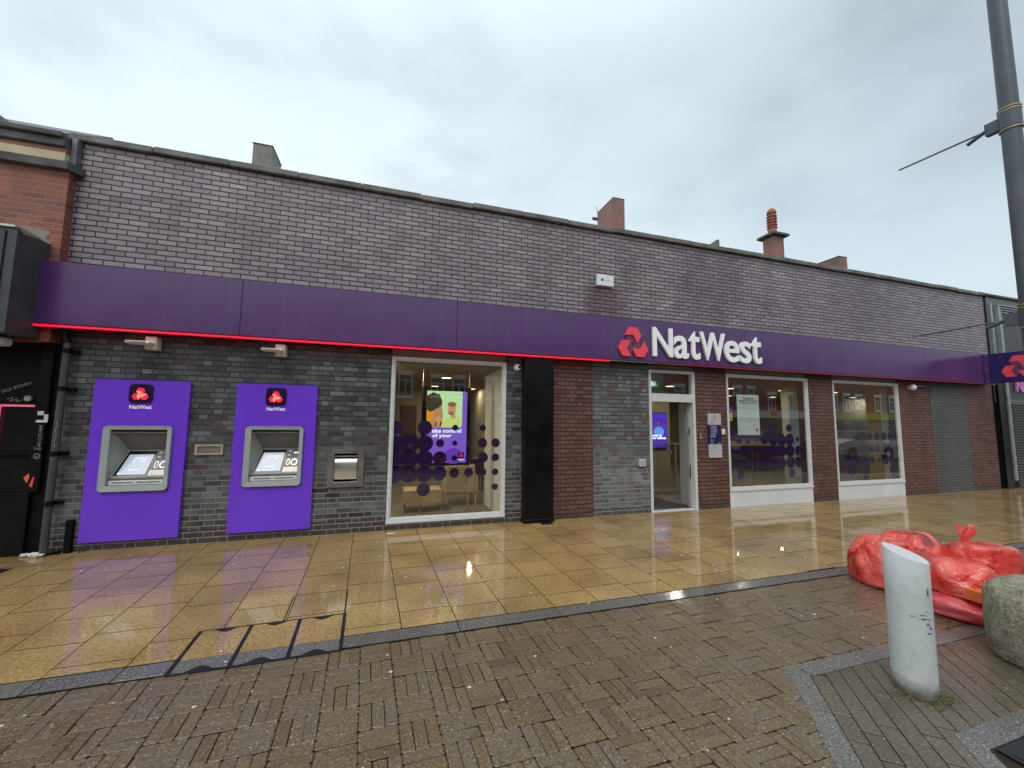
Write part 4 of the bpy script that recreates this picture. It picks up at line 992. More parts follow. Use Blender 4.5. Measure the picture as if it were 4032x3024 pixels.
# drainpipes
t_=thing('drainpipe','tall black drainpipe at the left corner of the bank wall','drainpipe',(-3.93,-.08,0))
MB().path([(-4.10,-.09,2.84),(-3.99,-.10,2.74),(-3.935,-.10,2.60)],.042,14).build('bend',M['black_soft'],t_)
MB().tube((-3.935,-.10,2.60),(-3.935,-.10,.02),.038,n=18).build('pipe',M['dark_grey'],t_)
for z in (2.5,2.02,1.22,.62): MB().tube((-3.935,-.10,z-.03),(-3.935,-.10,z+.03),.045,n=18).box(-3.99,-3.85,-.06,-.002,z-.02,z+.02).build('bracket',M['black_soft'],t_)
t_=thing('pipe_stub','short black post standing against the wall left of the first cash machine','pipe',(-3.75,-.04,0))
MB().bbox(-3.785,-3.715,-.055,-.002,0,.40,.006).build('post',M['black_soft'],t_); MB().prism([(-3.80,-.05,0.001),(-4.0,-.05,0.001),(-3.80,-.05,.05)],(0,-.02,0)).build('foot',M['black_soft'],t_)

# ------------------------------------------------------------------ left neighbour
nb=thing('neighbour_building','orange red brick shop building with cornice left of the bank','building',(-8,0,0))
MB().box(-14,-4.105,-.12,.4,2.6,4.84).build('brick_wall',M['brick_nb'],nb)
MB().prism([(-14,-.19,4.84),(-4.09,-.19,4.84),(-4.02,-.04,4.84),(-4.02,.3,4.84),(-14,.3,4.84)],(0,0,.10)).build('string_course',M['stone_dark'],nb)
MB().box(-14,-4.14,-.165,.3,4.941,5.06).build('cream_band',M['cream'],nb)
MB().box(-14,-4.14,-.155,.3,5.0605,5.13).build('brick_band',M['brick_nb'],nb)
MB().bbox(-14,-4.15,-.19,.3,5.131,5.24,.01).bbox(-14,-4.16,-.23,.3,5.241,5.31,.01).build('cornice',M['stone_dark'],nb)
MB().bbox(-4.139,-4.08,-.09,-.002,4.945,5.32,.004).build('lead_cover',M['lead'],nb)
MB().prism([(-14,.4,5.3),(-14,7,9.6),(-14,12,5.3)],(6.1,0,0)).build('roof',M['slate'],nb)
MB().prism([(-9.0,3.0,5.25),(-6.7,3.0,6.84),(-6.0,3.0,5.25)],(0,2,0)).prism([(-9.0,2.95,8.6),(-6.66,2.95,6.87),(-5.95,2.95,6.2),(-6.05,2.95,6.1),(-9,2.95,8.4)],(0,2.1,0)).build('dormer',M['slate'],nb)
MB().box(-14,-3.985,.02,.3,-.14,2.6).build('shopfront',M['black_soft'],nb)
MB().bbox(-14,-4.18,-.03,.019,0,.75,.01).bbox(-4.22,-4.10,-.03,.0195,.751,2.6,.01).build('stall_riser',M['black_paint'],nb)
MB().bbox(-14,-4.221,-.02,.0192,1.20,1.24,.004).bbox(-14,-4.221,-.02,.0192,.752,.79,.004).build('glazing_bar',M['black_paint'],nb)
MB().box(-14,-4.225,.005,.0185,1.245,1.80).build('shop_window',M['black_gloss'],nb)
mb=MB().bbox(-5.6,-4.23,-.03,-.015,1.79,1.815,.003).bbox(-4.565,-4.54,-.03,-.015,1.40,1.789,.003); mb.build('pink_strip',M['pinkneon'],nb)
t_=thing('shop_sign_box','deep black box sign overhanging the shopfront at the left edge','shop sign',(-6,-.35,2.6))
MB().box(-14,-4.20,-.58,-.125,2.62,3.84,).build('case',M['dark_grey'],t_)
MB().bbox(-14,-4.29,-.60,-.5805,2.66,3.80,.004).build('face',M['black_gloss'],t_)
MB().box(-14,-4.21,-.605,-.11,3.841,3.865).prism([(-4.40,-.60,3.845),(-4.19,-.60,3.86),(-4.0,-.45,3.89),(-4.06,-.44,3.78),(-4.20,-.50,3.80)],(0,-.004,.003)).build('torn_cover',M['litter'],t_)
t_=thing('flood_light','white shop lamp hanging under the black box sign','lamp',(-4.45,-.3,2.55)); MB().bbox(-4.7,-4.36,-.36,-.22,2.50,2.60,.02).build('head',M['litter'],t_); MB().tube((-4.5,-.26,2.60),(-4.5,-.15,2.65),.012,n=8).build('arm',M['black_soft'],t_)
# graffiti and stickers
gm=plain('white paint pen',(.33,.35,.34),.6,var=.5,scale=40)
def graf(lab,fn):
    mb=MB(); fn(mb); tag(mb.build('graffiti',gm,at=(-4.3,-.03,1)),lab,'graffiti','pen graffiti on the black shopfront')
def scr_(mb,pts,r=.003): mb.path([Vector((p[0],-.024,p[1])) for p in pts],r,5)
graf('slanting white pen name above the pink window strip',lambda mb: text(mb,'DICK STONNY',(-4.54,-.0315,1.955),(.95,0,.42),(-.42,0,1),w=.30,h=.035))
graf('short white zigzag scribble just under the slanting pen name',lambda mb: scr_(mb,[(-4.49,1.885),(-4.44,1.90),(-4.46,1.86),(-4.40,1.885),(-4.41,1.85),(-4.35,1.875)]))
graf('upright white pen lettering running up the black post',lambda mb:(text(mb,'ALCOAM',(-4.125,-.032,1.30),(0,0,1),(-1,0,0),w=.26,h=.03),text(mb,'TAS',(-4.185,-.032,1.262),XU,ZU,w=.07,h=.028)))
graf('small round smiling face drawn in white pen',lambda mb:(mb.ring([(-4.145+.032*math.cos(6.28*k/18),-.032,1.185+.032*math.sin(6.28*k/18)) for k in range(18)],[(-4.145+.027*math.cos(6.28*k/18),-.032,1.185+.027*math.sin(6.28*k/18)) for k in range(18)],(0,-.002,0)),mb.path([Vector((-4.16,-.033,1.182)),Vector((-4.145,-.033,1.17)),Vector((-4.13,-.033,1.182))],.003,5)))
graf('thin white pen marks on the drainpipe',lambda mb: mb.path([Vector((x,-.14,z)) for x,z in ((-3.925,1.62),(-3.915,1.56),(-3.93,1.51),(-3.915,1.44),(-3.93,1.38),(-3.92,1.3))],.003,5))
t_=thing('sticker','torn white sticker pair high on the black shopfront post','sticker',(-4.14,-.04,1.66),'stickers on the black shopfront'); MB().box(-4.185,-4.125,-.036,-.0325,1.69,1.74).box(-4.12,-4.08,-.0365,-.0325,1.62,1.70).box(-4.19,-4.08,-.038,-.0368,1.60,1.63).build('paper',M['litter'],t_)
t_=thing('sticker','round pinkish sticker above the pink window strip','sticker',(-4.3,-.03,1.9),'stickers on the black shopfront'); MB().tube((-4.305,-.0,1.895),(-4.305,-.026,1.895),.035,n=18).build('paper',plain('mottled pink paper',(.35,.3,.32),.5,var=.5,scale=60),t_)
t_=thing('sticker','red and yellow sticker low on the black shopfront','sticker',(-4.17,-.03,.9),'stickers on the black shopfront'); MB().prism([(-4.245,-.032,.93),(-4.20,-.032,.985),(-4.19,-.032,.93),(-4.21,-.032,.86)],(0,-.002,0),0).prism([(-4.185,-.032,.83),(-4.155,-.032,.94),(-4.145,-.032,.93),(-4.155,-.032,.81)],(0,-.002,0),1).build('paper',[M['orange_p'],M['logo_red']],t_)

# ------------------------------------------------------------------ right neighbour
rn=thing('corner_shop','dark grey shop with nested pale mouldings right of the bank','building',(18,0,0))
MB().box(15.875,16.02,.02,.4,-.1,5.36).build('recess',M['black_soft'],rn)
MB().box(16.021,40,-.0,.4,2.36,5.36).build('fascia_wall',M['mid_grey'],rn)
MB().bbox(15.95,40,-.05,.4,5.361,5.43,.01).build('coping',M['stone_dark'],rn)
MB().bbox(16.022,16.36,-.06,-.001,0,3.6,.01).build('pilaster',M['black_paint'],rn)
MB().bbox(16.10,16.16,-.05,-.001,3.61,5.16,.006).build('rib',M['moulding'],rn)
for i in range(4):
    a=16.37+i*.075; z=5.14-i*.06; yy=-.09+i*.018
    MB().bbox(a,a+.035,yy,-.001,.2,z,.004).bbox(a+.0351,40,yy,-.001,z-.035,z,.004).build('moulding',M['moulding'],rn)
MB().box(16.67,40,-.004,-.001,2.45,4.86).build('sign_panel',M['dark_grey'],rn)
sh=MB()
for i in range(31): sh.prism([(16.70,-.0,.02+i*.075),(16.70,-.03,.04+i*.075),(16.70,-.03,.055+i*.075),(16.70,0,.085+i*.075)],(9,0,0))
sh.box(16.69,26,.0,.4,-.1,2.36); sh.build('roller_shutter',M['dark_grey'],rn)
MB().box(26,40,.0,.4,-.1,2.359).build('wall',M['mid_grey'],rn)
mb=MB(); text(mb,'NAILS',(16.95,-.06,2.66),XU,ZU,h=.34,bold=.03,depth=.04); mb.build('lettering',M['pink'],rn)

# ------------------------------------------------------------------ rear terrace with chimneys
rt=thing('rear_terrace','row of houses behind the bank showing only its chimneys over the parapet','building',(12,14,0))
MB().box(-12,45,12.0,20,-.1,9.0).build('wall',M['opp_red'],rt)
MB().prism([(-12,11.7,8.9),(-12,16,12.2),(-12,20.3,8.9)],(57,0,0)).build('roof',M['slate'],rt)
def chim(x0,x1,y0,y1,z1,mat,name='chimney'):
    o=MB().box(x0,x1,y0,y1,9.2,z1).build(name,mat,rt); return o
c1=chim(-6.2,-5.46,12.3,13.7,13.62,M['brick_chg']); MB().bbox(-6.23,-5.43,12.27,13.73,13.621,13.66,.01).build('capping',M['coping'],c1)
c2=chim(11.62,12.35,12.2,14.0,14.38,M['brick_ch']); MB().bbox(11.60,12.37,12.18,14.02,14.381,14.42,.01).build('capping',M['terra'],c2)
mb=MB().tube((11.9,14.2,13.6),(11.7,14.2,14.95),.012,n=6)
for i in range(7): mb.tube((11.62-.02*i+.12,14.2,14.3+i*.09),(11.86-.02*i+.0,14.2,14.33+i*.09),.008,n=5)
mb.box(11.4,11.75,14.15,14.25,14.05,14.2); mb.build('aerial',M['dark_grey'],c2)
c3=chim(23.45,24.35,12.1,12.85,13.95,M['brick_ch']); MB().bbox(23.2,24.6,11.85,13.1,13.951,14.12,.02).build('capping',M['stone_dark'],c3)
pot=MB().lathe((23.9,12.5,14.12),[(.30,0),(.27,.05),(.25,.25),(.25,.5)],20)
for i in range(5): pot.lathe((23.9,12.5,14.62+i*.2),[(.21,0),(.31,.03),(.31,.06),(.22,.10),(.21,.2)],20)
pot.lathe((23.9,12.5,15.62),[(.21,0),(.29,.05),(.27,.22),(.15,.40),(.0,.42)],20); pot.build('chimney_pot',M['terra'],c3)
c4=MB().prism([(18.95,12.2,9.3),(18.95,12.2,13.02),(18.95,13.1,12.95),(18.95,13.1,9.3)],(.16,0,0)).build('gable_stub',M['brick_chg'],rt)
c5=chim(29.6,30.4,12.2,13.8,13.40,M['brick_ch']); MB().bbox(29.57,30.43,12.17,13.83,13.401,13.45,.02).build('capping',M['stone_dark'],c5)

# ------------------------------------------------------------------ lamp post
LP=(5.655,-4.43)
t_=thing('lamp_post','tall dark slate lamp post with banded banner arms at the right edge','lamp post',(LP[0],LP[1],0))
MB().tube((*LP,0.001),(*LP,1.2),.085,n=28).tube((*LP,1.2),(*LP,8.6),.0735,.060,28).build('pole',M['lamp_post'],t_)
dv=Vector((-.025,.845,0)).normalized()
for z,dz in ((4.66,.03),(2.71,-.02)):
    r_=.0745-.0025*(z-1.2)/1.8
    q=Vector((*LP,z)); mb=MB().tube(q+Vector((0,0,-.085)),q+Vector((0,0,.085)),r_+.006,n=24); 
    a_=q+dv*.06; mb.prism([a_+Vector((-.03,.0,-.06)),a_+Vector((.03,.0,-.06)),a_+Vector((.03,0,.06)),a_+Vector((-.03,0,.06))],dv*.10)
    mb.tube(q+dv*.12+Vector((0,0,.02)),q+dv*.30+Vector((0,0,-.05)),.018,n=10)
    br_=mb.build('arm_bracket',M['lamp_post'],t_)
    MB().tube(q+dv*.14,q+dv*.86+Vector((0,0,dz)),.009,n=10).build('banner_arm',M['lamp_post'],t_)
    for h in (-.10,.09,.115): MB().tube(q+Vector((0,0,h-.006)),q+Vector((0,0,h+.006)),r_+.009,n=24).build('steel_band',M['yellow_band'],t_)
MB().tube((*LP,8.6),(LP[0]+1.2,LP[1]-.2,8.9),.035,n=12).build('lamp_arm',M['lamp_post'],t_)
MB().bbox(LP[0]+1.1,LP[0]+1.75,LP[1]-.35,LP[1]-.08,8.83,8.98,.03).build('lamp_head',M['lamp_post'],t_)

# ------------------------------------------------------------------ bollard
BC=Vector((3.297,-4.61,0)); br=.111
t_=thing('bollard','pale grey steel bollard with slanting cut top standing in front of red bags','bollard',tuple(BC))
az=math.atan2(1.80,3.297); vr=Vector((math.sin(az),-math.cos(az),0)); vd_=Vector((math.cos(az),math.sin(az),0))
mb=MB(); n=48; vs=[]
def topz(p): d=Vector(p)-BC; return .848-.355*d.dot(vr)/1.0+.03*d.dot(vd_)
rings=[(0.0,1.0),(.02,1.0),(.3,1.0),(.6,1.0)]
loops=[]
for z,f in rings: loops.append([(BC.x+br*math.cos(6.2832*k/n),BC.y+br*math.sin(6.2832*k/n),z) for k in range(n)])
tp=[]; tp2=[]; tp3=[]
for k in range(n):
    p=(BC.x+br*math.cos(6.2832*k/n),BC.y+br*math.sin(6.2832*k/n)); tp.append((p[0],p[1],topz((*p,0))-.004))
    p=(BC.x+(br-.003)*math.cos(6.2832*k/n),BC.y+(br-.003)*math.sin(6.2832*k/n)); tp2.append((p[0],p[1],topz((*p,0))))
    p=(BC.x+(br-.008)*math.cos(6.2832*k/n),BC.y+(br-.008)*math.sin(6.2832*k/n)); tp3.append((p[0],p[1],topz((*p,0))))
loops += [tp,tp2]
V_=[p for l in loops for p in l]; Fs=[]
for li in range(len(loops)-1):
    for k in range(n): Fs.append((li*n+k,li*n+(k+1)%n,(li+1)*n+(k+1)%n,(li+1)*n+k))
mb.add(V_,Fs,0,True); mb.add(tp2,[tuple(range(n))],0)
# scuffs & grime at the foot
def bol_mat():
    m,t,b=newmat('scuffed pale grey steel'); g=pos(t); s=N(t,'ShaderNodeSeparateXYZ'); t.links.new(g.outputs['Position'],s.inputs[0])
    k=N(t,'ShaderNodeMapRange'); t.links.new(s.outputs['Z'],k.inputs['Value']); k.inputs['From Min'].default_value=.02; k.inputs['From Max'].default_value=.11
    e=math_(t,'ADD',k.outputs[0],math_(t,'MULTIPLY_ADD',noise_(t,22,5,.7),1.0,-.5),clamp=True)
    c=mixc(t,(.13,.12,.09),mixc(t,(.56,.60,.60),(.60,.64,.64),noise_(t,6,4)),e)
    sc_=noise_(t,26,6,.8,dist=2); c=mixc(t,c,(.2,.22,.23),ramp(t,sc_,[(.74,0.0),(.77,.7)]))
    t.links.new(c,b.inputs['Base Color']); setv(b,rough=.4); bump(t,b,noise_(t,220,3),.05,.002); return m
mb.build('post',bol_mat(),t_)
mb=MB()
for (u,z,w,h) in ((.55,.50,.05,.006),(.62,.475,.07,.009),(.70,.52,.03,.004),(.1,.485,.03,.006),(.75,.39,.04,.01),(.72,.44,.02,.02),(.80,.62,.015,.05),(.82,.42,.03,.012)):
    aa=math.atan2((-vd_).y,(-vd_).x); n_=8; pts=[]
    a0=aa+math.asin(max(-.95,min(.95,u))); da=w/br
    row=[(BC.x+(br+.0008)*math.cos(a0+da*(i/6-.5)),BC.y+(br+.0008)*math.sin(a0+da*(i/6-.5))) for i in range(7)]
    vs=[(p[0],p[1],z+.004*math.sin(i*2)) for i,p in enumerate(row)]+[(p[0],p[1],z+h*math.sin(3.14*(i+.5)/7)) for i,p in enumerate(row)]
    mb.add(vs,[(i,i+1,8+i,7+i) for i in range(6)],0)
mb.build('scuff_mark',plain('grey scuff',(.17,.18,.19),.6,var=.4,scale=60),t_)
mb=MB(); 
for k in range(160):
    a0=rng.uniform(-3.4,-1.0)+.3; r=br+abs(rng.normal(.0,.035)); x,y=BC.x+r*math.cos(a0),BC.y+r*math.sin(a0); rr_=rng.uniform(.003,.008)
    mb.sphere((x,y,.001),rr_,(1,1,.25),7,4)
tag(mb.build('moss_patch',M['moss']),'yellow green moss around the foot of the grey bollard','moss',kind='stuff')

# ------------------------------------------------------------------ boulder
def blobmesh(c,s,n,amp,freq,seed,power=2.0,flat=.0,pleat=0,sub=60,stretch=None):
    K=sub; vs=[];fs=[]
    for j in range(K//2+1):
        ph=math.pi*j/(K//2)
        for i in range(K):
            t=2*math.pi*i/K
            d=Vector((math.sin(ph)*math.cos(t),math.sin(ph)*math.sin(t),math.cos(ph)))
            q=Vector([math.copysign(abs(a)**(2/power),a) for a in d])
            nn=noise.fractal(d*freq+Vector((seed,seed*1.3,0)),1.0,2.0,4)*amp
            nn+= (abs(noise.noise(d*freq*2.3+Vector((seed*2,0,seed))))-.25)*amp*.8*(pleat>0)
            if pleat: nn+=pleat*math.sin(t*9+4*noise.noise(d*2+Vector((seed,0,0))))*max(0,d.z)**1.2*(1-max(0,d.z)**8)
            if pleat:
                w_=noise.noise_vector(d*1.4+Vector((seed,0,3)))*.9; e_=Vector((d.x*2.6,d.y*2.6,d.z*1.1))+w_*1.3+Vector((seed*3,1,0))
                nn+=pleat*1.5*(max(0,1-abs(noise.noise(e_))*3.2)**2-.25)
            r=1+nn; z=q.z*r*s[2]
            p=Vector((c[0]+q.x*r*s[0],c[1]+q.y*r*s[1],c[2]+z))
            if p.z<flat: p.z=flat+(p.z-flat)*.02
            vs.append(p)
    for j in range(K//2):
        for i in range(K): fs.append((j*K+i,(j+1)*K+i,(j+1)*K+(i+1)%K,j*K+(i+1)%K))
    return vs,fs
vs,fs=blobmesh((4.62,-4.79,.24),(.35,.34,.325),0,.07,1.6,4.2,power=3.8,flat=.002,sub=96)
tag(MB().add(vs,fs,0,True).build('boulder',M['boulder'],at=(4.63,-4.78,0)),'rounded mossy granite boulder at the right edge beside the bags','boulder')

# ------------------------------------------------------------------ refuse bags
def sackmesh(c,s,seed,flat,pleat,sub=120,boxy=0):
    R=np.random.RandomState(int(seed*100)); pl=[]
    for ax in range(3):
        for sg in (-1,1):
            v=[0,0,0]; v[ax]=sg; v=np.array(v,float)+R.normal(0,.12,3); pl.append((v/np.linalg.norm(v),.92 if ax<2 else (.9 if sg<0 else 1.0)))
    for k in range(13):
        v=R.normal(0,1,3); v[2]=abs(v[2])*.7 if k%3 else -abs(v[2]); v/=np.linalg.norm(v); pl.append((v,R.uniform(.86,1.08)))
    Nn=np.array([p[0] for p in pl]); Hh=np.array([p[1] for p in pl]); K=sub; vs=[];fs=[]
    for j in range(K//2+1):
        ph=math.pi*j/(K//2)
        for i in range(K):
            t=2*math.pi*i/K; d=np.array((math.sin(ph)*math.cos(t),math.sin(ph)*math.sin(t),math.cos(ph)))
            q=np.maximum(0,Nn@d/Hh); r=(q**13).sum()**(-1/13.0)
            dv_=Vector(d); w=noise.noise_vector(dv_*2.2+Vector((seed,0,3)))
            e=Vector((math.cos(t)*2.6,math.sin(t)*2.6,math.cos(ph)*1.0))+w*.9+Vector((seed*3,1,0))
            a_=1-abs(noise.noise(e*1.3))*4; b_=1-abs(noise.noise(e*3.1))*4
            r+=pleat*(max(0,a_)**2*.55+max(0,b_)**2*.22)+noise.noise(dv_*2.0+Vector((seed*5,0,0)))*.07
            up=max(0,d[2])
            r+=pleat*.5*math.sin(t*11+5*noise.noise(dv_*2+Vector((seed,2,0))))*up*(1-up**6)
            p=Vector((c[0]+d[0]*r*s[0],c[1]+d[1]*r*s[1],c[2]+d[2]*r*s[2]))
            if p.z<flat: p.z=flat+(p.z-flat)*.02
            vs.append(p)
    for j in range(K//2):
        for i in range(K): fs.append((j*K+i,(j+1)*K+i,(j+1)*K+(i+1)%K,j*K+(i+1)%K))
    return vs,fs
def bag(name,label,c,s,seed,mat,amp=.13,power=2.4,pleat=.05,texts=(),knot=None,extra=None):
    t_=thing('refuse_bag',label,'refuse bag',(c[0],c[1],0),'red refuse bags heaped by the boulder')
    fl=c[2]-s[2]*.9
    vs,fs=sackmesh(c,s,seed,max(.004,fl),pleat)
    body=MB().add(vs,fs,0,True).build('bag',mat,t_)
    if knot:
        kx,ky,kz,r=knot; K=26; mb=MB(); V2=[]
        prof=[(.9,-.06),(.35,.0),(.28,.03),(.6,.08),(1.2,.14),(1.5,.19)]
        for j,(rf,zz) in enumerate(prof):
            for i in range(K):
                a=6.2832*i/K; q=r*rf*(1+.35*math.sin(5*a+j*.3+seed)*(j>2)+.12*math.sin(11*a)); V2.append((kx+q*math.cos(a)+.03*j*math.sin(seed),ky+q*math.sin(a),kz+zz+.03*math.sin(3*a+seed)*(j>3)))
        mb.add(V2,[(j*K+i,j*K+(i+1)%K,(j+1)*K+(i+1)%K,(j+1)*K+i) for j in range(len(prof)-1) for i in range(K)],0,True); mb.build('knot',mat,t_)
    if texts:
        bv=BVHTree.FromPolygons([Vector(v) for v in vs],fs); camp=Vector((0,-CD,CH))
        for s_,O_,w_,bold in texts:
            m2=MB(); O_=Vector(O_); look=(O_-camp).normalized(); U=look.cross(Vector((0,0,1))).normalized(); Vv=U.cross(look)
            text(m2,s_,O_,U,(Vv-U*.0),w=w_,bold=bold,res=2)
            cxy=Vector(c); out=[]
            for p in m2.v:
                p=Vector(p); dd=(cxy-p).normalized(); h=bv.ray_cast(p-dd*.6,dd)
                out.append((h[0]-dd*.003) if h[0] is not None else p)
            m2.v=[tuple(p) for p in out]; m2.build('printing',plain('black bag print',(.03,.02,.02),.5),t_)
    return t_
bag('a','leftmost red refuse bag, low and boxy, left of the bollard',(5.13,-3.42,.235),(.30,.27,.245),1.7,M['bag'],pleat=.055)
bag('b','red refuse bag printed TRADE rising highest behind the bollard',(5.44,-3.54,.29),(.26,.26,.26),5.1,M['bag'],pleat=.05,texts=[('TRADE',(5.07,-3.70,.50),.17,.02),('WASTE',(5.12,-3.74,.43),.17,.02)])
bag('c','large red refuse bag with a raised twisted knot right of the bollard',(5.70,-3.90,.255),(.36,.32,.26),8.3,M['bag'],pleat=.06,knot=(5.68,-3.78,.44,.04),texts=[('TM',(5.33,-4.12,.38),.06,.02)])
bag('d','red refuse bag resting in front on the pink one, over an orange carton',(5.02,-4.05,.295),(.26,.30,.17),2.9,M['bag'],pleat=.07)
bag('e','flattened pink refuse bag squashed under the front red bag',(4.98,-4.05,.095),(.31,.32,.11),6.6,M['bag2'],pleat=.03)
bag('f','rightmost red refuse bag slumped behind the mossy boulder',(5.88,-4.55,.26),(.26,.22,.25),9.9,M['bag'],pleat=.06)
t_=tag(MB().bbox(4.80,5.0,-4.33,-3.9,.20,.30,.008).build('carton',M['orange_p'],at=(4.95,-4.1,.2)),'orange carton bulging from the front red bag','carton')

# litter
def crumple(name,lab,cx,cy,s,seed):
    vs,fs=blobmesh((cx,cy,s*.35),(s,s*.5,s*.4),0,.5,2.2,seed,flat=.003,sub=16)
    tag(MB().add(vs,fs,0,False).build(name,M['litter'],at=(cx,cy,0)),lab,'litter')
crumple('plastic_litter','crumpled white plastic scrap at the foot of the drainpipe',-3.98,-.12,.075,3.0)
crumple('plastic_litter','small white scrap caught against the black shopfront base',-4.12,-.06,.05,8.0)
tag(MB().bbox(.0,.125,-.20,-.15,.001,.006,.002).build('paper_scrap',M['litter'],at=(.06,-.17,0)),'flat white paper scrap below the advert window','litter')
def weed(cx,cy,lab,n=22):
    mb=MB()
    for i in range(n):
        a=rng.uniform(0,6.28); L=rng.uniform(.02,.07); x,y=cx+rng.uniform(-.06,.06),cy+rng.uniform(-.02,.01); e=Vector((x+math.cos(a)*L*.5,y-abs(math.sin(a))*L*.4,L*.8))
        b_=Vector((x,y,0)); w=Vector((math.sin(a),-math.cos(a),0))*.004
        mb.add([b_-w,b_+w,e],[(0,1,2)])
    tag(mb.build('weed',plain('green weed '+lab[:4],(.05,.08,.02),.6),at=(cx,cy,0)),lab,'weed')
weed(-3.62,-.03,'small green weed at the wall foot under the leftmost cash machine'); weed(6.1,-.03,'sparse weed sprouting at the brick pier right of the door')
t_=tag(MB().box(2.43,2.63,-.30,-.17,.0005,.004).build('access_lid',M['iron']),'small square iron lid in the paving before the black pilaster','access lid')
t_=tag(MB().box(-4.6,-3.93,-.62,-.50,.0005,.004).build('drain_cover',M['iron']),'dark drain cover in the slabs at the far left edge','drain cover')

# ------------------------------------------------------------------ across the street (seen in the glass)
def terrace(x0,x1,label,mat,eave,ridge,wins,shop,shopname=None,y=-18.2):
    t_=thing('terraced_shop',label,'building',((x0+x1)/2,y,0),'shops across the street mirrored in the windows')
    MB().box(x0,x1-.02,y-8,y,-.1,eave).build('wall',mat,t_)
    MB().prism([(x0,y+.2,eave),(x0,y-3.2,ridge),(x0,y-8,eave)],(x1-x0-.02,0,0)).build('roof',M['slate'],t_)
    for (a,b,za,zb) in wins:
        w=MB().box(a-.09,b+.09,y+.001,y+.09,zb,zb+.2).box(a-.06,b+.06,y+.001,y+.1,za-.1,za)
        w.ring([(a,y+.06,za),(b,y+.06,za),(b,y+.06,zb),(a,y+.06,zb)],[(a+.07,y+.06,za+.07),(b-.07,y+.06,za+.07),(b-.07,y+.06,zb-.07),(a+.07,y+.06,zb-.07)],(0,-.059,0))
        w.box((a+b)/2-.03,(a+b)/2+.03,y+.005,y+.058,za+.071,zb-.42).box(a+.071,b-.071,y+.005,y+.057,zb-.42,zb-.36)
        w=w.build('window',M['sash'],t_); ORG[w]=ORG[t_]; MB().box(a+.07,b-.07,y+.001,y+.02,za+.07,zb-.07).build('pane',M['pane_d'],w)
    MB().box(x0+.1,x1-.1,y+.001,y+.3,2.1,2.7).build('shop_fascia',shop,t_)
    MB().box(x0+.3,x1-.3,y+.001,y+.05,.5,2.05).build('shop_window',M['pane_d'],t_)
    if shopname:
        s_,xa,w_,mt=shopname; mb=MB(); text(mb,s_,(xa,y+.31,2.25),(-1,0,0),ZU,w=w_,bold=.03); mb.build('lettering',mt,t_)
    return t_
Wn=lambda xs,za=3.1,zb=4.4,w=.82: [(x,x+w,za,zb) for x in xs]
terrace(-30,-12,'long brick shop row at the far left across the street',M['opp_red'],6.9,8.3,Wn([-28,-25.5,-23,-20.5,-18,-15.5]),M['sign_dk'])
terrace(-12,-.6,'brick shop opposite the cash machines with dark fascia',M['opp_red'],6.9,8.3,Wn([-11,-9,-6.6,-4.4,-2.2])+Wn([-10,-7,-4,-2],5.3,6.4),M['sign_dk'])
terrace(-.6,9.4,'brick shop opposite the advert window with yellow lettering',M['opp_red'],6.6,8.1,[(.35,1.2,3.05,4.43),(2.3,3.1,3.1,4.3),(3.65,4.45,3.1,4.3),(5.7,6.5,3.1,4.3),(7.4,8.2,3.1,4.3)],M['sign_dk'],('FLAVOUR',8.3,1.9,emis('warm sign letters',(1,.75,.3),.8)))
terrace(9.4,19.5,'cream rendered shop opposite the entrance',M['opp_cream'],7.3,8.5,Wn([10.2,12.6,15,17.4]),M['sign_dk'])
terrace(19.5,34,'brick shop with white boards across the street',M['opp_red'],6.9,8.2,[(26.1,26.9,3.9,4.5),(27.6,28.3,3.9,4.5),(29.7,30.5,2.8,4.09),(31.65,32.45,2.75,4.1)]+Wn([20.5,22.5,24.4])+Wn([21,24,27,30,32.4],5.4,6.3),M['white'],('W',30.4,.9,M['logo_red']))
terrace(34,52,'brick shop with lime green fascia farther along the street',M['opp_red'],7.0,8.4,[(37.0,37.75,2.9,4.2),(38.5,39.3,2.85,4.25),(40.04,40.85,3.05,4.2),(42.6,43.4,2.9,4.2),(44.6,45.4,2.9,4.2)],M['green_sign'])
terrace(52,80,'farthest shop row on the right across the street',M['opp_cream'],7.2,8.4,Wn([54,57,60,63,66]),M['sign_dk'])
t_=tag(MB().bbox(30.7,31.5,-17.9,-17.8,2.72,4.1,.01).build('banner',M['yellow'],at=(31,-17.9,2.7)),'tall yellow hanging banner on the shop across the street','banner')
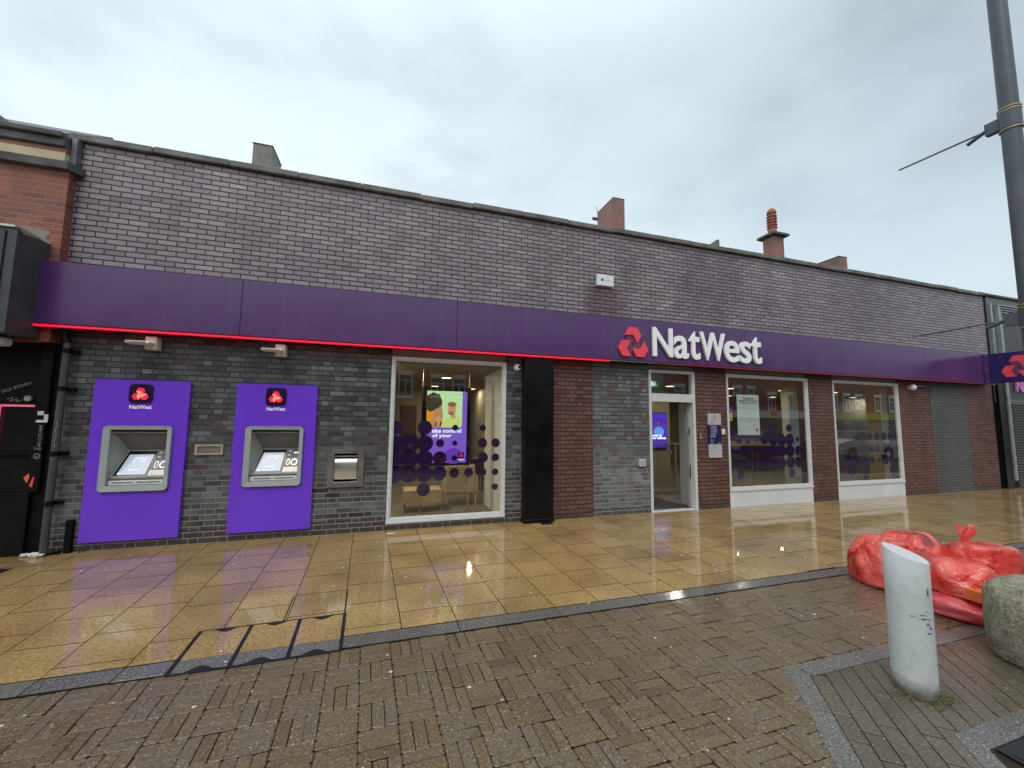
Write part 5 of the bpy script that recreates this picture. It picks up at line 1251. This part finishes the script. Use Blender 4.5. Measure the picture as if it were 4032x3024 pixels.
def car(label,x0,L,y,mat,h=1.45,suv=False,grp='cars parked along the kerb behind the camera'):
    t_=thing('parked_car',label,'car',(x0+L/2,y,-.11),grp); z=-.11; w=.9
    st=[(0,.45,.62,.62),(.12,.32,.85,.85),(.7,.28,.95,.97),(1.15,.28,.98,1.05),(1.75,.28,1.0,h*.97),(2.6,.28,1.0,h),(3.3,.28,1.0,h*.97),(3.95 if not suv else 4.15,.3,.98,1.05 if not suv else h*.9),(4.3,.36,.9,.93),(4.42,.45,.7,.7)]
    sc_=L/4.42; mb=MB(); K=len(st); vs=[]
    for x,zb,zm,zt in st:
        X=x0+x*sc_; g=zt>zm+.1
        e=.86 if x in (0,4.42) else 1
        wr=w*(.74 if g else .93)*e
        vs += [(X,y-w*e,z+zb),(X,y-w*e*1.02,z+(zb+zm)/2),(X,y-w*e*.97,z+zm),(X,y-wr,z+zt),(X,y+wr,z+zt),(X,y+w*e*.97,z+zm),(X,y+w*e*1.02,z+(zb+zm)/2),(X,y+w*e,z+zb)]
    fs=[];ms=[]
    for i in range(K-1):
        for k in range(7):
            f=(i*8+k,i*8+k+1,(i+1)*8+k+1,(i+1)*8+k)[::-1]; gl=(k in (2,4)) and (st[i][3]>st[i][2]+.1 or st[i+1][3]>st[i+1][2]+.1)
            gl=gl or (k==3 and abs(st[i][3]-st[i+1][3])>.25); mb.add([vs[q] for q in f],[(0,1,2,3)],1 if gl else 0,False)
    mb.add(vs[:8],[tuple(range(8))],0); mb.add(vs[-8:],[tuple(range(8))[::-1]],0)
    mb.build('body',[mat,M['car_glass']],t_)
    for wx in (.85,3.55):
        for sy in (-1,1):
            X=x0+wx*sc_; wh=MB().tube((X,y+sy*(w-.18),z+.33),(X,y+sy*(w+.03),z+.33),.33,n=24).build('wheel',M['tyre'],t_); ORG[wh]=ORG[t_]
            MB().tube((X,y+sy*(w+.031),z+.33),(X,y+sy*(w+.04),z+.33),.21,n=16).build('rim',M['steel'],wh)
    for sy in (-1,1): MB().bbox(x0+L-.10,x0+L-.01,y+sy*.62-.15,y+sy*.62+.15,z+.62,z+.76,.02).build('headlight',M['slot_l'],t_)
car('dark grey tall car parked behind the camera opposite the advert window',-1.9,4.7,-8.3,M['car_dark'],1.75,True)
car('dark low car parked farther right, mirrored in the poster window',15.0,4.4,-8.3,M['car_dark'])
car('white car mirrored in the far right window',21.2,4.4,-8.3,M['car_white'])
